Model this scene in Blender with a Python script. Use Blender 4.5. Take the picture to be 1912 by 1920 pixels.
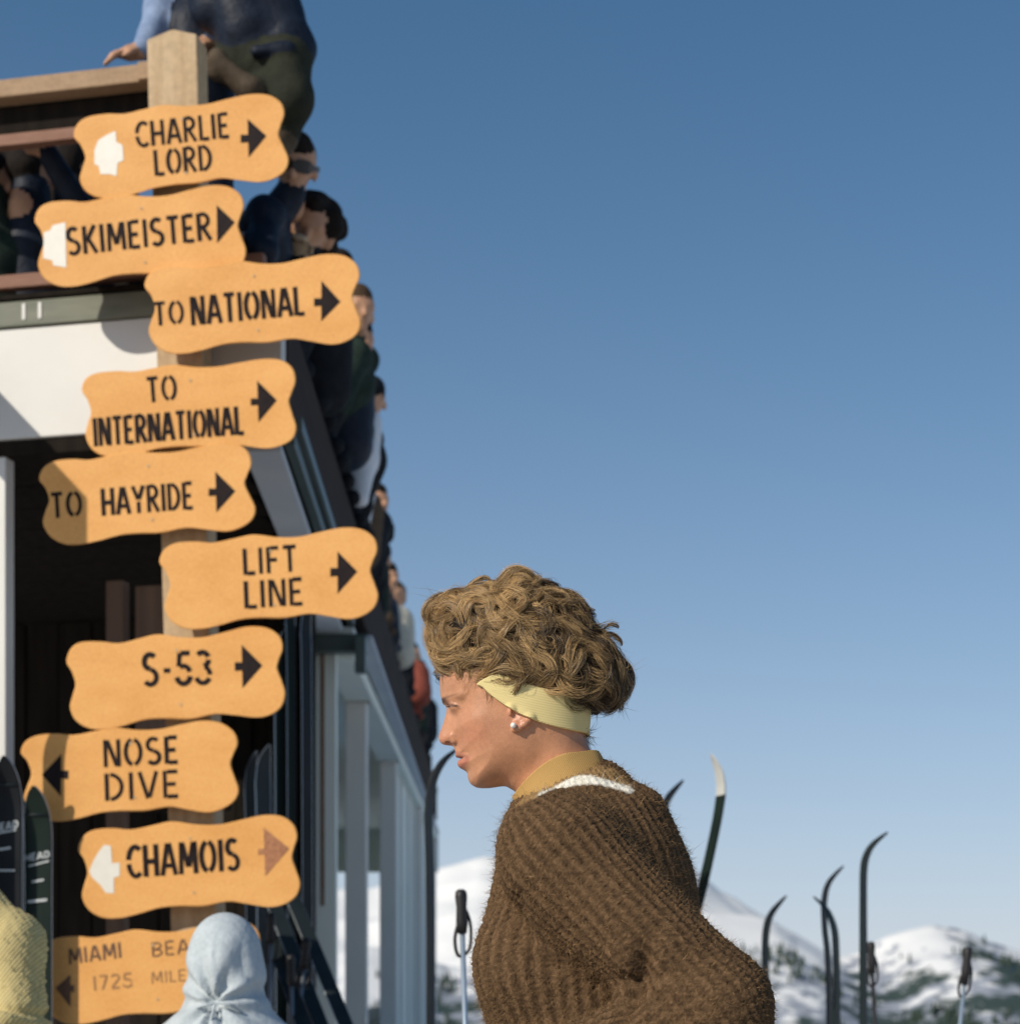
import bpy, math, random
import numpy as np
from mathutils import Vector
random.seed(7); RNG = np.random.default_rng(11)
for o in list(bpy.data.objects): bpy.data.objects.remove(o)
SC = bpy.context.scene; COL = SC.collection

# ------------------------------------------------------------------ camera, world, sun, exposure
F, CX, HY, CZ = 3400.0, 956.0, 1850.0, 1.08      # focal length and horizon in photo pixels, camera height in metres
cam = bpy.data.cameras.new('camera'); camo = bpy.data.objects.new('camera', cam); COL.objects.link(camo)
cam.sensor_fit = 'HORIZONTAL'; cam.sensor_width = 56.0; cam.lens = F/1912*56.0
cam.shift_y = (HY-960)/1912.0; camo.location = (0, 0, CZ); camo.rotation_euler = (math.pi/2, 0, 0)
cam.clip_start = .05; cam.clip_end = 60000
cam.dof.use_dof = True; cam.dof.focus_distance = 2.66; cam.dof.aperture_fstop = 9.8
SC.camera = camo
SUN_AZ, SUN_EL = math.radians(47), math.radians(31)   # azimuth left of straight behind the camera
SDIR = Vector((-math.sin(SUN_AZ)*math.cos(SUN_EL), -math.cos(SUN_AZ)*math.cos(SUN_EL), math.sin(SUN_EL)))
wd = bpy.data.worlds.new('World'); SC.world = wd; wd.use_nodes = True
nt = wd.node_tree; nt.nodes.clear()
out = nt.nodes.new('ShaderNodeOutputWorld'); bg = nt.nodes.new('ShaderNodeBackground'); sky = nt.nodes.new('ShaderNodeTexSky')
sky.sky_type = 'NISHITA'; sky.sun_disc = False; sky.sun_elevation = SUN_EL; sky.sun_rotation = math.pi + SUN_AZ
sky.altitude = 900; sky.air_density = 1.0; sky.dust_density = 1.0; sky.ozone_density = 1.6
bg.inputs['Strength'].default_value = .101
tcw = nt.nodes.new('ShaderNodeTexCoord'); mpw = nt.nodes.new('ShaderNodeVectorMath'); mpw.operation = 'MULTIPLY_ADD'
mpw.inputs[1].default_value = (1, 1, .97); mpw.inputs[2].default_value = (0, 0, .05)
nt.links.new(tcw.outputs['Generated'], mpw.inputs[0]); nt.links.new(mpw.outputs[0], sky.inputs['Vector'])
hsv = nt.nodes.new('ShaderNodeHueSaturation'); hsv.inputs['Saturation'].default_value = 1.34; hsv.inputs['Hue'].default_value = .491
nt.links.new(sky.outputs[0], hsv.inputs['Color']); 
# pale winter haze, thickest at the horizon all the way round
spz = nt.nodes.new('ShaderNodeSeparateXYZ'); nt.links.new(tcw.outputs['Generated'], spz.inputs[0])
def wmath(op, a, b=None):
    n = nt.nodes.new('ShaderNodeMath'); n.operation = op
    for i, q in enumerate((a, b)):
        if q is None: continue
        if isinstance(q, (int, float)): n.inputs[i].default_value = q
        else: nt.links.new(q, n.inputs[i])
    return n.outputs[0]
hz = wmath('MULTIPLY', wmath('EXPONENT', wmath('MULTIPLY', wmath('MAXIMUM', spz.outputs[2], 0.0), -5.4)), .82)
hmx = nt.nodes.new('ShaderNodeMix'); hmx.data_type = 'RGBA'; hmx.inputs[7].default_value = (6.15, 6.2, 6.95, 1)
nt.links.new(hz, hmx.inputs[0]); nt.links.new(hsv.outputs[0], hmx.inputs[6]); nt.links.new(hmx.outputs[2], bg.inputs['Color']); nt.links.new(bg.outputs[0], out.inputs['Surface'])
sl = bpy.data.lights.new('sun', 'SUN'); sl.energy = 4.0; sl.angle = math.radians(.53); sl.color = (1, .93, .82)
so = bpy.data.objects.new('sun', sl); COL.objects.link(so); so.rotation_euler = SDIR.to_track_quat('Z', 'Y').to_euler()
SC.view_settings.view_transform = 'Standard'; SC.view_settings.look = 'None'; SC.view_settings.exposure = 0.0; SC.view_settings.gamma = 1.0
SC.view_settings.use_curve_mapping = False

# ------------------------------------------------------------------ helpers: positions
def P(px, py, Y): return np.array([(px-CX)*Y/F, Y, CZ+(HY-py)*Y/F])
TH = math.radians(12); TT = math.tan(TH); U0 = np.array([-1.12, 6.16])
UD = np.array([math.cos(TH), -math.sin(TH)]); VD = np.array([math.sin(TH), math.cos(TH)])
def FC(u, v, z):                               # lodge front frame: u right along the front, v behind it
    q = U0+u*UD+v*VD; return np.array([q[0], q[1], z])
def PF(px, py, v):                             # pixel onto the plane parallel to the lodge front at depth v
    r = np.array([(px-CX)/F, 1.0, (HY-py)/F]); n = np.array([VD[0], VD[1], 0]); q = np.array([*(U0+v*VD), 0])
    return np.array([0, 0, CZ]) + r*(n.dot(q)/n.dot(r))
# ------------------------------------------------------------------ helpers: objects
def tag(o, label=None, cat=None, group=None, kind=None):
    if label: o['label'] = label
    if cat: o['category'] = cat
    if group: o['group'] = group
    if kind: o['kind'] = kind
    return o
def mesh(name, v, f, mats, parent=None, smooth=True, col=None, mi=None):
    v = np.asarray(v, np.float32); me = bpy.data.meshes.new(name)
    if isinstance(f, np.ndarray):
        n, k = f.shape; me.vertices.add(len(v)); me.vertices.foreach_set('co', v.ravel())
        me.loops.add(n*k); me.loops.foreach_set('vertex_index', f.astype(np.int32).ravel())
        me.polygons.add(n); me.polygons.foreach_set('loop_start', np.arange(0, n*k, k, dtype=np.int32))
        me.update(calc_edges=True); me.validate()
    else:
        me.from_pydata([tuple(map(float, p)) for p in v], [], f); me.update()
    me.polygons.foreach_set('use_smooth', np.full(len(me.polygons), smooth))
    for m in (mats if isinstance(mats, (list, tuple)) else [mats]): me.materials.append(m)
    if mi is not None: me.polygons.foreach_set('material_index', np.asarray(mi, np.int32))
    if col is not None:
        a = me.color_attributes.new('Col', 'FLOAT_COLOR', 'POINT')
        c = np.ones((len(v), 4), np.float32); c[:, :3] = col; a.data.foreach_set('color', c.ravel())
    o = bpy.data.objects.new(name, me); COL.objects.link(o)
    if parent: o.parent = parent
    return o
def empty(name, label, cat, loc, group=None):
    o = bpy.data.objects.new(name, None); COL.objects.link(o); o.location = tuple(map(float, loc)); o.empty_display_size = .1
    tag(o, label, cat, group); return o
def settle(root):                              # children were built in world coordinates
    inv = root.matrix_basis.inverted()
    for c in root.children: c.matrix_parent_inverse = inv
BOXF = [(0,3,2,1),(4,5,6,7),(0,1,5,4),(1,2,6,5),(2,3,7,6),(3,0,4,7)]
def hexa(name, c8, m, parent=None, bev=.004):
    """six-sided solid from 8 corners (bottom ring then top ring), edges bevelled"""
    o = mesh(name, c8, BOXF, m, parent, smooth=False)
    if bev: b = o.modifiers.new('bevel', 'BEVEL'); b.width = bev; b.segments = 2; b.limit_method = 'ANGLE'
    return o
def fbox(name, u0, u1, v0, v1, z0, z1, m, parent=None, bev=.004):
    return hexa(name, [FC(u0,v0,z0),FC(u1,v0,z0),FC(u1,v1,z0),FC(u0,v1,z0),FC(u0,v0,z1),FC(u1,v0,z1),FC(u1,v1,z1),FC(u0,v1,z1)], m, parent, bev)
def wbox(name, x0, x1, y0, y1, z0, z1, m, parent=None, bev=.004):
    return hexa(name, [(x0,y0,z0),(x1,y0,z0),(x1,y1,z0),(x0,y1,z0),(x0,y0,z1),(x1,y0,z1),(x1,y1,z1),(x0,y1,z1)], m, parent, bev)
def cr(pts, n=6, closed=False):
    """Catmull-Rom through the points"""
    p = np.asarray(pts, float); N = len(p); r = []
    for i in range(N if closed else N-1):
        g = lambda k: p[k % N] if closed else p[min(max(k, 0), N-1)]
        a, b, c, d = g(i-1), g(i), g(i+1), g(i+2)
        for t in np.arange(n)/n:
            r.append(.5*(2*b+(c-a)*t+(2*a-5*b+4*c-d)*t*t+(3*b-a-3*c+d)*t**3))
    if not closed: r.append(p[-1])
    return np.array(r)
def tube(path, rad, ns=8):
    p = np.asarray(path, float); n = len(p); rad = np.broadcast_to(rad, n)
    t = np.gradient(p, axis=0); t /= np.linalg.norm(t, axis=1)[:, None]+1e-9
    a = np.array([0, 0, 1.]) if abs(t[0][2]) < .9 else np.array([0, 1., 0]); V = []
    for i in range(n):
        a = a-t[i]*a.dot(t[i]); a /= np.linalg.norm(a); b = np.cross(t[i], a)
        for k in range(ns):
            w = 2*math.pi*k/ns; V.append(p[i]+rad[i]*(a*math.cos(w)+b*math.sin(w)))
    Fc = [(i*ns+k, i*ns+(k+1) % ns, (i+1)*ns+(k+1) % ns, (i+1)*ns+k) for i in range(n-1) for k in range(ns)]
    Fc += [tuple(range(ns))[::-1], tuple((n-1)*ns+k for k in range(ns))]
    return np.array(V), Fc
def loft(rings):
    """closed solid through rings of equal length"""
    k = len(rings[0]); V = np.concatenate(rings); n = len(rings)
    Fc = [(i*k+j, i*k+(j+1) % k, (i+1)*k+(j+1) % k, (i+1)*k+j) for i in range(n-1) for j in range(k)]
    Fc += [tuple(range(k))[::-1], tuple((n-1)*k+j for j in range(k))]
    return V, Fc
# ------------------------------------------------------------------ helpers: materials
def lin(r, g, b): return tuple((c/255/12.92 if c/255 <= .04045 else ((c/255+.055)/1.055)**2.4) for c in (r, g, b))
def newmat(name):
    m = bpy.data.materials.new(name); m.use_nodes = True; t = m.node_tree; b = t.nodes['Principled BSDF']; return m, t, b
def mat(name, c, c2=None, rough=.6, scale=8, bump=0, bscale=60, stretch=(1,1,1), spec=.4, metal=0, detail=4, fine=0.0, sss=0, sheen=0):
    m, t, b = newmat(name); N = t.nodes.new; L = t.links.new
    b.inputs['Roughness'].default_value = rough; b.inputs['Specular IOR Level'].default_value = spec; b.inputs['Metallic'].default_value = metal
    if sheen: b.inputs['Sheen Weight'].default_value = sheen
    if sss:
        b.inputs['Subsurface Weight'].default_value = sss; b.inputs['Subsurface Radius'].default_value = (1, .35, .2); b.inputs['Subsurface Scale'].default_value = .006
    tc = N('ShaderNodeTexCoord'); mp = N('ShaderNodeMapping'); mp.inputs['Scale'].default_value = stretch; L(tc.outputs['Object'], mp.inputs['Vector'])
    nz = N('ShaderNodeTexNoise'); nz.inputs['Scale'].default_value = scale; nz.inputs['Detail'].default_value = detail; L(mp.outputs[0], nz.inputs['Vector'])
    mx = N('ShaderNodeMix'); mx.data_type = 'RGBA'; mx.inputs[6].default_value = (*c, 1); mx.inputs[7].default_value = (*(c2 or c), 1)
    rp = N('ShaderNodeMapRange'); rp.inputs[1].default_value = .3; rp.inputs[2].default_value = .7; L(nz.outputs[0], rp.inputs[0]); L(rp.outputs[0], mx.inputs[0]); col = mx.outputs[2]
    if fine:
        n2 = N('ShaderNodeTexNoise'); n2.inputs['Scale'].default_value = bscale*2; n2.inputs['Detail'].default_value = 2; L(tc.outputs['Object'], n2.inputs['Vector'])
        m2 = N('ShaderNodeMix'); m2.data_type = 'RGBA'; m2.blend_type = 'OVERLAY'; m2.inputs[0].default_value = fine; L(col, m2.inputs[6]); L(n2.outputs[0], m2.inputs[7]); col = m2.outputs[2]
    L(col, b.inputs['Base Color'])
    if bump:
        n3 = N('ShaderNodeTexNoise'); n3.inputs['Scale'].default_value = bscale; n3.inputs['Detail'].default_value = 5; L(mp.outputs[0], n3.inputs['Vector'])
        bp = N('ShaderNodeBump'); bp.inputs['Strength'].default_value = bump; bp.inputs['Distance'].default_value = .01; L(n3.outputs[0], bp.inputs['Height']); L(bp.outputs[0], b.inputs['Normal'])
    return m
def vcmat(name, rough=.6, spec=.3, sss=0, bump=0, bscale=300, fine=0, sheen=0, mottle=None, aniso=0):
    m, t, b = newmat(name); N = t.nodes.new; L = t.links.new
    b.inputs['Roughness'].default_value = rough; b.inputs['Specular IOR Level'].default_value = spec
    if sheen: b.inputs['Sheen Weight'].default_value = sheen; b.inputs['Sheen Roughness'].default_value = .5
    if sss:
        b.inputs['Subsurface Weight'].default_value = sss; b.inputs['Subsurface Radius'].default_value = (1, .33, .18); b.inputs['Subsurface Scale'].default_value = .005
    at = N('ShaderNodeAttribute'); at.attribute_name = 'Col'; col = at.outputs['Color']; tc = N('ShaderNodeTexCoord')
    for sc, amt in (mottle or []):
        nz = N('ShaderNodeTexNoise'); nz.inputs['Scale'].default_value = sc; nz.inputs['Detail'].default_value = 3; L(tc.outputs['Object'], nz.inputs['Vector'])
        mx = N('ShaderNodeMix'); mx.data_type = 'RGBA'; mx.blend_type = 'OVERLAY'; mx.inputs[0].default_value = amt; L(col, mx.inputs[6]); L(nz.outputs[0], mx.inputs[7]); col = mx.outputs[2]
    L(col, b.inputs['Base Color'])
    if bump:
        n3 = N('ShaderNodeTexNoise'); n3.inputs['Scale'].default_value = bscale; n3.inputs['Detail'].default_value = 4; L(tc.outputs['Object'], n3.inputs['Vector'])
        bp = N('ShaderNodeBump'); bp.inputs['Strength'].default_value = bump; bp.inputs['Distance'].default_value = .002; L(n3.outputs[0], bp.inputs['Height']); L(bp.outputs[0], b.inputs['Normal'])
    return m
# ------------------------------------------------------------------ helpers: implicit bodies
def nets(Fd, o, h):
    """surface nets over a scalar grid: one vertex per crossed cell"""
    S = Fd < 0; sh = np.array(Fd.shape); cs = sh-1; keys, pts, quads, flips = [], [], [], []
    for ax in range(3):
        a = [slice(None)]*3; b = [slice(None)]*3; a[ax] = slice(0, -1); b[ax] = slice(1, None)
        ix = np.argwhere(S[tuple(a)] != S[tuple(b)]); e = np.zeros(3, int); e[ax] = 1
        f0 = Fd[ix[:,0],ix[:,1],ix[:,2]]; i2 = ix+e; f1 = Fd[i2[:,0],i2[:,1],i2[:,2]]
        pos = ix+(f0/(f0-f1))[:, None]*e; o1, o2 = [q for q in range(3) if q != ax]; cells = []
        ok = np.ones(len(ix), bool)
        for d1, d2 in ((0,0),(1,0),(1,1),(0,1)):
            c = ix.copy(); c[:, o1] -= d1; c[:, o2] -= d2; ok &= ((c >= 0) & (c < cs)).all(1); cells.append(c)
        fl = np.stack([(c[:,0]*cs[1]+c[:,1])*cs[2]+c[:,2] for c in cells], 1)[ok]
        keys.append(fl.ravel()); pts.append(np.repeat(pos[ok], 4, 0)); quads.append(fl)
        inside = S[ix[:,0],ix[:,1],ix[:,2]][ok]; flips.append(inside if ax != 1 else ~inside)
    K = np.concatenate(keys); Pp = np.concatenate(pts); u, inv = np.unique(K, return_inverse=True); cnt = np.bincount(inv)
    V = np.stack([np.bincount(inv, Pp[:, k])/cnt for k in range(3)], 1)
    Q = np.searchsorted(u, np.concatenate(quads)); fp = np.concatenate(flips)
    Q[~fp] = Q[~fp][:, ::-1]
    return V*h+np.asarray(o), Q
def smin(a, b, k):
    h = np.clip(.5+.5*(a-b)/k, 0, 1); return a*(1-h)+b*h-k*h*(1-h)
def d_cap(p, a, b, ra, rb):
    a = np.asarray(a, float); ba = np.asarray(b, float)-a; pa = [p[i]-a[i] for i in range(3)]
    t = np.clip(sum(pa[i]*ba[i] for i in range(3))/max(ba.dot(ba), 1e-9), 0, 1)
    return np.sqrt(sum((pa[i]-t*ba[i])**2 for i in range(3)))-(ra+(rb-ra)*t)
def d_ell(p, c, r, R=None):
    q = [p[i]-c[i] for i in range(3)]
    if R is not None: q = [sum(R[j][i]*q[j] for j in range(3)) for i in range(3)]
    k0 = np.sqrt(sum((q[i]/r[i])**2 for i in range(3))); k1 = np.sqrt(sum((q[i]/r[i]**2)**2 for i in range(3)))
    return k0*(k0-1)/np.maximum(k1, 1e-6)
def roty(a):                                    # tilt in the picture plane, columns are the local axes
    c, s = math.cos(a), math.sin(a); return np.array([[c,0,s],[0,1,0],[-s,0,c]])
def prim_d(pr, p):
    if pr[0] == 'c': return d_cap(p, *pr[1:5])
    return d_ell(p, pr[1], pr[2], pr[3])
def prim_box(pr):
    if pr[0] == 'c':
        r = max(pr[3], pr[4]); return np.minimum(pr[1], pr[2])-r, np.maximum(pr[1], pr[2])+r
    r = max(pr[2]); return np.asarray(pr[1])-r, np.asarray(pr[1])+r
def C(a, b, ra, rb=None, m=0, k=None): return ('c', np.asarray(a, float), np.asarray(b, float), ra, ra if rb is None else rb, m, k)
def E(c, r, m=0, R=None, k=None): return ('e', np.asarray(c, float), r, R, None, m, k)
def solid(prims, h, k=.03):
    bx = [prim_box(p) for p in prims]; lo = np.min([b[0] for b in bx], 0)-3*h-.01; hi = np.max([b[1] for b in bx], 0)+3*h+.01
    n = np.ceil((hi-lo)/h).astype(int)+1; Fd = np.full(n, 1.0, np.float32); ax = [lo[i]+h*np.arange(n[i]) for i in range(3)]
    for pr, b in zip(prims, bx):
        i0 = np.maximum(np.floor((b[0]-.05-lo)/h).astype(int), 0); i1 = np.minimum(np.ceil((b[1]+.05-lo)/h).astype(int)+1, n)
        g = np.meshgrid(*[ax[q][i0[q]:i1[q]] for q in range(3)], indexing='ij', sparse=True)
        sl = tuple(slice(i0[q], i1[q]) for q in range(3)); Fd[sl] = smin(Fd[sl], prim_d(pr, g), pr[6] or k)
    return nets(Fd, lo, h)
def body(name, prims, mats, parent, h=.012, k=.03, wob=0.0, seed=0):
    V, Q = solid(prims, h, k)
    c = V[Q].mean(1); D = np.stack([prim_d(p, (c[:,0],c[:,1],c[:,2])) for p in prims], 1); mi = np.array([p[5] for p in prims])[D.argmin(1)]
    if wob:
        r = np.random.default_rng(seed); 
        for s in (9, 17, 31):
            w = r.normal(size=(3,3))*s; V = V+wob*(9/s)**.7*np.sin(V@w.T+r.uniform(0,6,3))
    return mesh(name, V, Q, mats, parent, True, mi=mi)
# ------------------------------------------------------------------ materials of the place
M = {}
M['snow'] = mat('snow', (.80,.82,.86), (.88,.88,.88), rough=.55, scale=.6, bump=.25, bscale=6)
M['low_fill_snow'] = mat('snow_darkened_to_cut_fill', (.34,.33,.32), (.46,.45,.44), rough=.7, scale=1.5, bump=.3, bscale=8)  # added dark snow, out of view, to weaken bounce light from the ground
M['white_paint'] = mat('white_paint', (.66,.635,.575), (.60,.58,.53), rough=.5, scale=3, bump=.05, bscale=40)
M['grey_paint'] = mat('grey_paint', (.72,.75,.66), (.80,.82,.73), rough=.6, scale=1.4, bump=.08, bscale=30)
M['green_grey'] = mat('green_grey', (.13,.14,.10), (.20,.20,.15), rough=.7, scale=5, stretch=(1,1,6), bump=.1)
M['pale_board'] = mat('pale_board', (.42,.46,.50), (.50,.53,.55), rough=.55, scale=3)
M['wood'] = mat('weathered_wood', (.40,.27,.14), (.50,.36,.21), rough=.7, scale=5, stretch=(7,7,.6), bump=.25, bscale=25, fine=.25)
M['wood_h'] = mat('weathered_rail_wood', (.27,.165,.085), (.36,.235,.13), rough=.7, scale=5, stretch=(.6,7,7), bump=.25, bscale=25, fine=.25)
M['red_wood'] = mat('red_stained_wood', (.19,.085,.05), (.26,.13,.08), rough=.7, scale=5, stretch=(.6,7,7), bump=.2, bscale=25)
M['tan_wood'] = mat('tan_plywood', (.50,.27,.13), (.42,.22,.11), rough=.6, scale=4, stretch=(2,2,.6))
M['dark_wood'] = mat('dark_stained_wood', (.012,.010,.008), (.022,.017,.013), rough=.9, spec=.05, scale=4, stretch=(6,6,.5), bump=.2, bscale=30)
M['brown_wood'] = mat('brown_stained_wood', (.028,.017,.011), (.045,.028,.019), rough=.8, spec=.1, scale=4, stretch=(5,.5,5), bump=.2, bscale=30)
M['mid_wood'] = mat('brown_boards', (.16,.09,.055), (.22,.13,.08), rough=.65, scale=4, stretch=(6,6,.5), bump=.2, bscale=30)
M['metal'] = mat('dull_metal', (.35,.36,.38), (.28,.29,.3), rough=.4, metal=.8, scale=20)
M['green_metal'] = mat('green_painted_gutter', (.045,.07,.06), (.07,.09,.08), rough=.4, scale=5)
M['stain'] = mat('rust_stain', (.20,.11,.06), (.26,.17,.11), rough=.8, scale=12)

# ------------------------------------------------------------------ ground and mountains
def fbm(x, y, seed, oct=6):
    r = np.random.default_rng(seed); s = np.zeros_like(x); a = 1.0; f = 1.0
    for o in range(oct):
        for _ in range(3):
            t = r.uniform(0, 6.28); s += a*np.sin(f*(x*math.cos(t)+y*math.sin(t))+r.uniform(0, 6.28)+1.3*np.sin(f*.7*(y*math.cos(t)-x*math.sin(t))+r.uniform(0,6.28)))/3
        a *= .5; f *= 2.05
    return s
def gridmesh(name, X, Y, Z, m, **kw):
    n, k = X.shape; V = np.stack([X, Y, Z], -1).reshape(-1, 3); i, j = np.meshgrid(np.arange(n-1), np.arange(k-1), indexing='ij')
    a = (i*k+j).ravel(); Q = np.stack([a, a+k, a+k+1, a+1], 1)
    return mesh(name, V, Q[:, ::-1] if kw.pop('flip', False) else Q, m, None, True, **kw)
yy = np.concatenate([np.linspace(-30, 30, 61), np.geomspace(33, 30000, 60)]); xx = np.concatenate([-np.geomspace(20, 30000, 45)[::-1], np.linspace(-19, 19, 77), np.geomspace(20, 30000, 45)])
GX, GY = np.meshgrid(xx, yy, indexing='ij')
fall = np.clip((GY-26)/240, 0, 1)**.9
GZ = -95*fall + .05*fbm(GX*.5, GY*.5, 3, 4)*(GY < 40) - .06
GZ = np.where(GY > 26, GZ, np.minimum(GZ, 0.02))
g = gridmesh('ground', GX, GY, GZ, [M['snow'], M['low_fill_snow']], flip=True)
for pl in g.data.polygons:
    c_ = pl.center
    if abs(c_.x) < 9 and -8 < c_.y < 7.5: pl.material_index = 1  # unseen ground by the signs darkened so shadows get less fill
tag(g, 'snow covered ground', kind='structure')

def mountain_mat(name, th, seed, sc=.03, dark=(.045,.065,.055), mid=(.30,.32,.36)):
    m, t, b = newmat(name); N = t.nodes.new; L = t.links.new; b.inputs['Roughness'].default_value = .6; b.inputs['Specular IOR Level'].default_value = .2
    tc = N('ShaderNodeTexCoord'); at = N('ShaderNodeAttribute'); at.attribute_name = 'Col'; sp = N('ShaderNodeSeparateColor'); L(at.outputs['Color'], sp.inputs[0]); prev = None
    for k, (s, c, off) in enumerate(((sc*2.2, mid, -.03), (sc, dark, .03))):
        nz = N('ShaderNodeTexNoise'); nz.inputs['Scale'].default_value = s; nz.inputs['Detail'].default_value = 9; nz.inputs['Roughness'].default_value = .68; L(tc.outputs['Object'], nz.inputs['Vector'])
        ad = N('ShaderNodeMath'); ad.operation = 'ADD'; L(nz.outputs[0], ad.inputs[0]); L(sp.outputs[0], ad.inputs[1])
        rp = N('ShaderNodeMapRange'); rp.inputs[1].default_value = th+off-.02; rp.inputs[2].default_value = th+off+.05; L(ad.outputs[0], rp.inputs[0])
        mx = N('ShaderNodeMix'); mx.data_type = 'RGBA'; mx.inputs[7].default_value = (*c, 1); L(rp.outputs[0], mx.inputs[0])
        if prev: L(prev, mx.inputs[6])
        else: mx.inputs[6].default_value = (.80,.79,.76,1)
        prev = mx.outputs[2]
    L(prev, b.inputs['Base Color']); return m
def ridge(name, label, D, crest, foot_dD, m, seed, rough, treeline, zfoot=-110):
    """a mountain side: crest line given as (pixel x, pixel y) at distance D, falling towards the viewer"""
    cx, cy = np.array(crest, float).T; px = np.linspace(cx[0], cx[-1], 420); py = np.interp(px, cx, cy)
    s = np.linspace(0, 1, 90); X = np.zeros((420, 130)); Y = X.copy(); Z = X.copy(); tr = X.copy()
    zc = (HY-py)*D/F+CZ; xc = (px-CX)*D/F
    s = np.concatenate([np.linspace(0, 1, 100), 1+np.linspace(.01, .6, 30)])
    for k, q in enumerate(s):
        d = D-foot_dD*(1-q); X[:, k] = xc; Y[:, k] = d
        Z[:, k] = zfoot+(zc-zfoot)*(q**1.25 if q <= 1 else 1-.9*(q-1)) 
    nfac = np.clip(s*1.2, 0, 1)[None]
    f_ = fbm(X/95, Y/95, seed, 7); Z += rough*(f_+.8*(.5-np.abs(fbm(X/60, Y/60, seed+1, 6))))*nfac*.7
    hrel = (Z-zfoot)/(zc-zfoot)[:, None]; tr = treeline(px)[:, None]*np.ones_like(Z)+(.62-hrel)*.55
    c = np.stack([tr.ravel()]*3, 1)
    o = gridmesh(name, X, Y, Z, m, flip=True, col=c); tag(o, label, kind='structure'); return X, Y, Z, tr
MM1 = mountain_mat('snowy_slope_with_woods', .60, 1); MM2 = mountain_mat('bare_snowy_peak', .66, 2, .012, (.22,.25,.32), (.46,.49,.55))
c_far = [(-2600,1700),(-1500,1660),(-600,1690),(200,1660),(560,1655),(700,1668),(790,1650),(820,1636),(862,1618),(905,1604),(945,1612),(1010,1640),(1100,1632),(1180,1600),(1250,1596),(1300,1632),(1345,1672),(1400,1704),(1470,1745),(1560,1800),(1700,1840),(2400,1800),(3600,1780)]
ridge('far_mountain', 'far snow covered mountain', 2600, c_far, 900, MM2, 5, 15, lambda p: -.02+0*p, -140)
c_mid = [(-2600,1840),(-900,1800),(300,1790),(600,1800),(690,1775),(760,1790),(850,1815),(960,1800),(1100,1760),(1230,1712),(1310,1708),(1380,1716),(1440,1722),(1500,1752),(1565,1792),(1615,1784),(1660,1757),(1705,1740),(1745,1733),(1800,1737),(1850,1757),(1912,1778),(2100,1800),(2700,1760),(3600,1790)]
def tl(p): return .02+.24*np.clip((p-1330)/250, 0, 1)-.12*np.exp(-((p-1700)/75.)**2)+.22*np.exp(-((p-850)/110.)**2)
RX, RY, RZ, RT = ridge('wooded_mountain', 'snowy mountain side with dark woods', 1150, c_mid, 520, MM1, 9, 7, tl, -95)
# the woods on that slope, one mass of small firs
def woods():
    r = np.random.default_rng(4); nx, ns = RX.shape; V = []; Fc = []; nb = 0; cl = fbm(RX/30, RY/30, 21, 5)+4.0*(RT-.10)
    while nb < 5200:
        i, k = r.integers(1, nx-2), r.integers(6, 97); 
        if not (560 < (RX[i,k]*F/RY[i,k]+CX) < 2300) or cl[i, k]+r.normal()*.25 < .50: continue
        x, y, z = RX[i,k]+r.uniform(-4,4), RY[i,k]+r.uniform(-3,3), RZ[i,k]; hh = r.uniform(3.5, 7.5); n0 = len(V); ph = r.uniform(0,6)
        for lv, (za, zb, ra) in enumerate(((.06,.55,.24),(.32,.8,.18),(.6,1.0,.11))):
            b0 = len(V)
            for q in range(6): V.append((x+hh*ra*r.uniform(.75,1.2)*math.cos(ph+q*1.047), y+hh*ra*math.sin(ph+q*1.047), z+hh*za))
            V.append((x, y, z+hh*zb)); Fc += [(b0+q, b0+(q+1) % 6, b0+6) for q in range(6)]
        nb += 1
    m = mat('fir_needles', (.018,.035,.024), (.04,.06,.04), rough=.8, scale=.15)
    tag(mesh('fir_woods', np.array(V), np.array(Fc), m, None, False), 'dark fir woods on the far snowy slope', 'woods', kind='stuff')
woods()
# snow bank under the porch
sx, sy = np.meshgrid(np.linspace(-2.6, -.25, 40), np.linspace(11, 21, 50), indexing='ij')
sz = .93*np.exp(-((sx+1.35)/.75)**2)*np.clip((sy-11)/3, 0, 1)*np.clip((21-sy)/2, 0, 1)+.04*fbm(sx*3, sy*2, 8, 4)-.09
tag(gridmesh('snow_bank', sx, sy, sz, M['snow'], flip=False), 'snow bank piled beside the porch columns', kind='structure')

# ------------------------------------------------------------------ the lodge
lodge = empty('ski_lodge', 'ski lodge with upper sun deck, white fascia and open porch at left', 'building', (-2, 8, 0))
DZ = 3.45                                                   # deck floor
def lbox(name, *a, **k): return fbox(name, *a, parent=lodge, **k)
# front: white valance boards, grey green edge board, rails
lbox('valance', -5.0, .36, .0, .05, 2.98, 3.362, M['white_paint'])
lbox('edge_board', -5.0, .38, -.012, .06, 3.365, 3.452, M['green_grey'])
for u in (-.575, -.515): lbox('white_mark', u, u+.012, -.0155, -.0125, 3.385, 3.44, M['white_paint'], bev=0)
lbox('edge_cap', -5.0, .38, -.02, .07, 3.455, 3.475, M['dark_wood'])
lbox('bottom_rail', -5.0, .30, -.01, .03, 3.500, 3.548, M['red_wood'])
lbox('top_rail', -5.0, -.083, -.035, .035, 4.152, 4.213, M['wood_h'])
lbox('projecting_beam', -.90, -.845, -1.09, -.021, 3.09, 3.335, M['wood_h'])
lbox('rail_end_block', -.13, -.075, -.06, -.036, 4.147, 4.208, M['wood_h'])
lbox('middle_rail', -5.0, -.03, -.01, .03, 3.995, 4.036, M['red_wood'])
lbox('rail_board', -5.0, -.02, .045, .07, 4.045, 4.208, M['dark_wood'])
for u in np.arange(-4.6, -1, 1.2): lbox('rail_post', u, u+.09, .036, .12, 3.48, 4.15, M['wood'])
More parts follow.
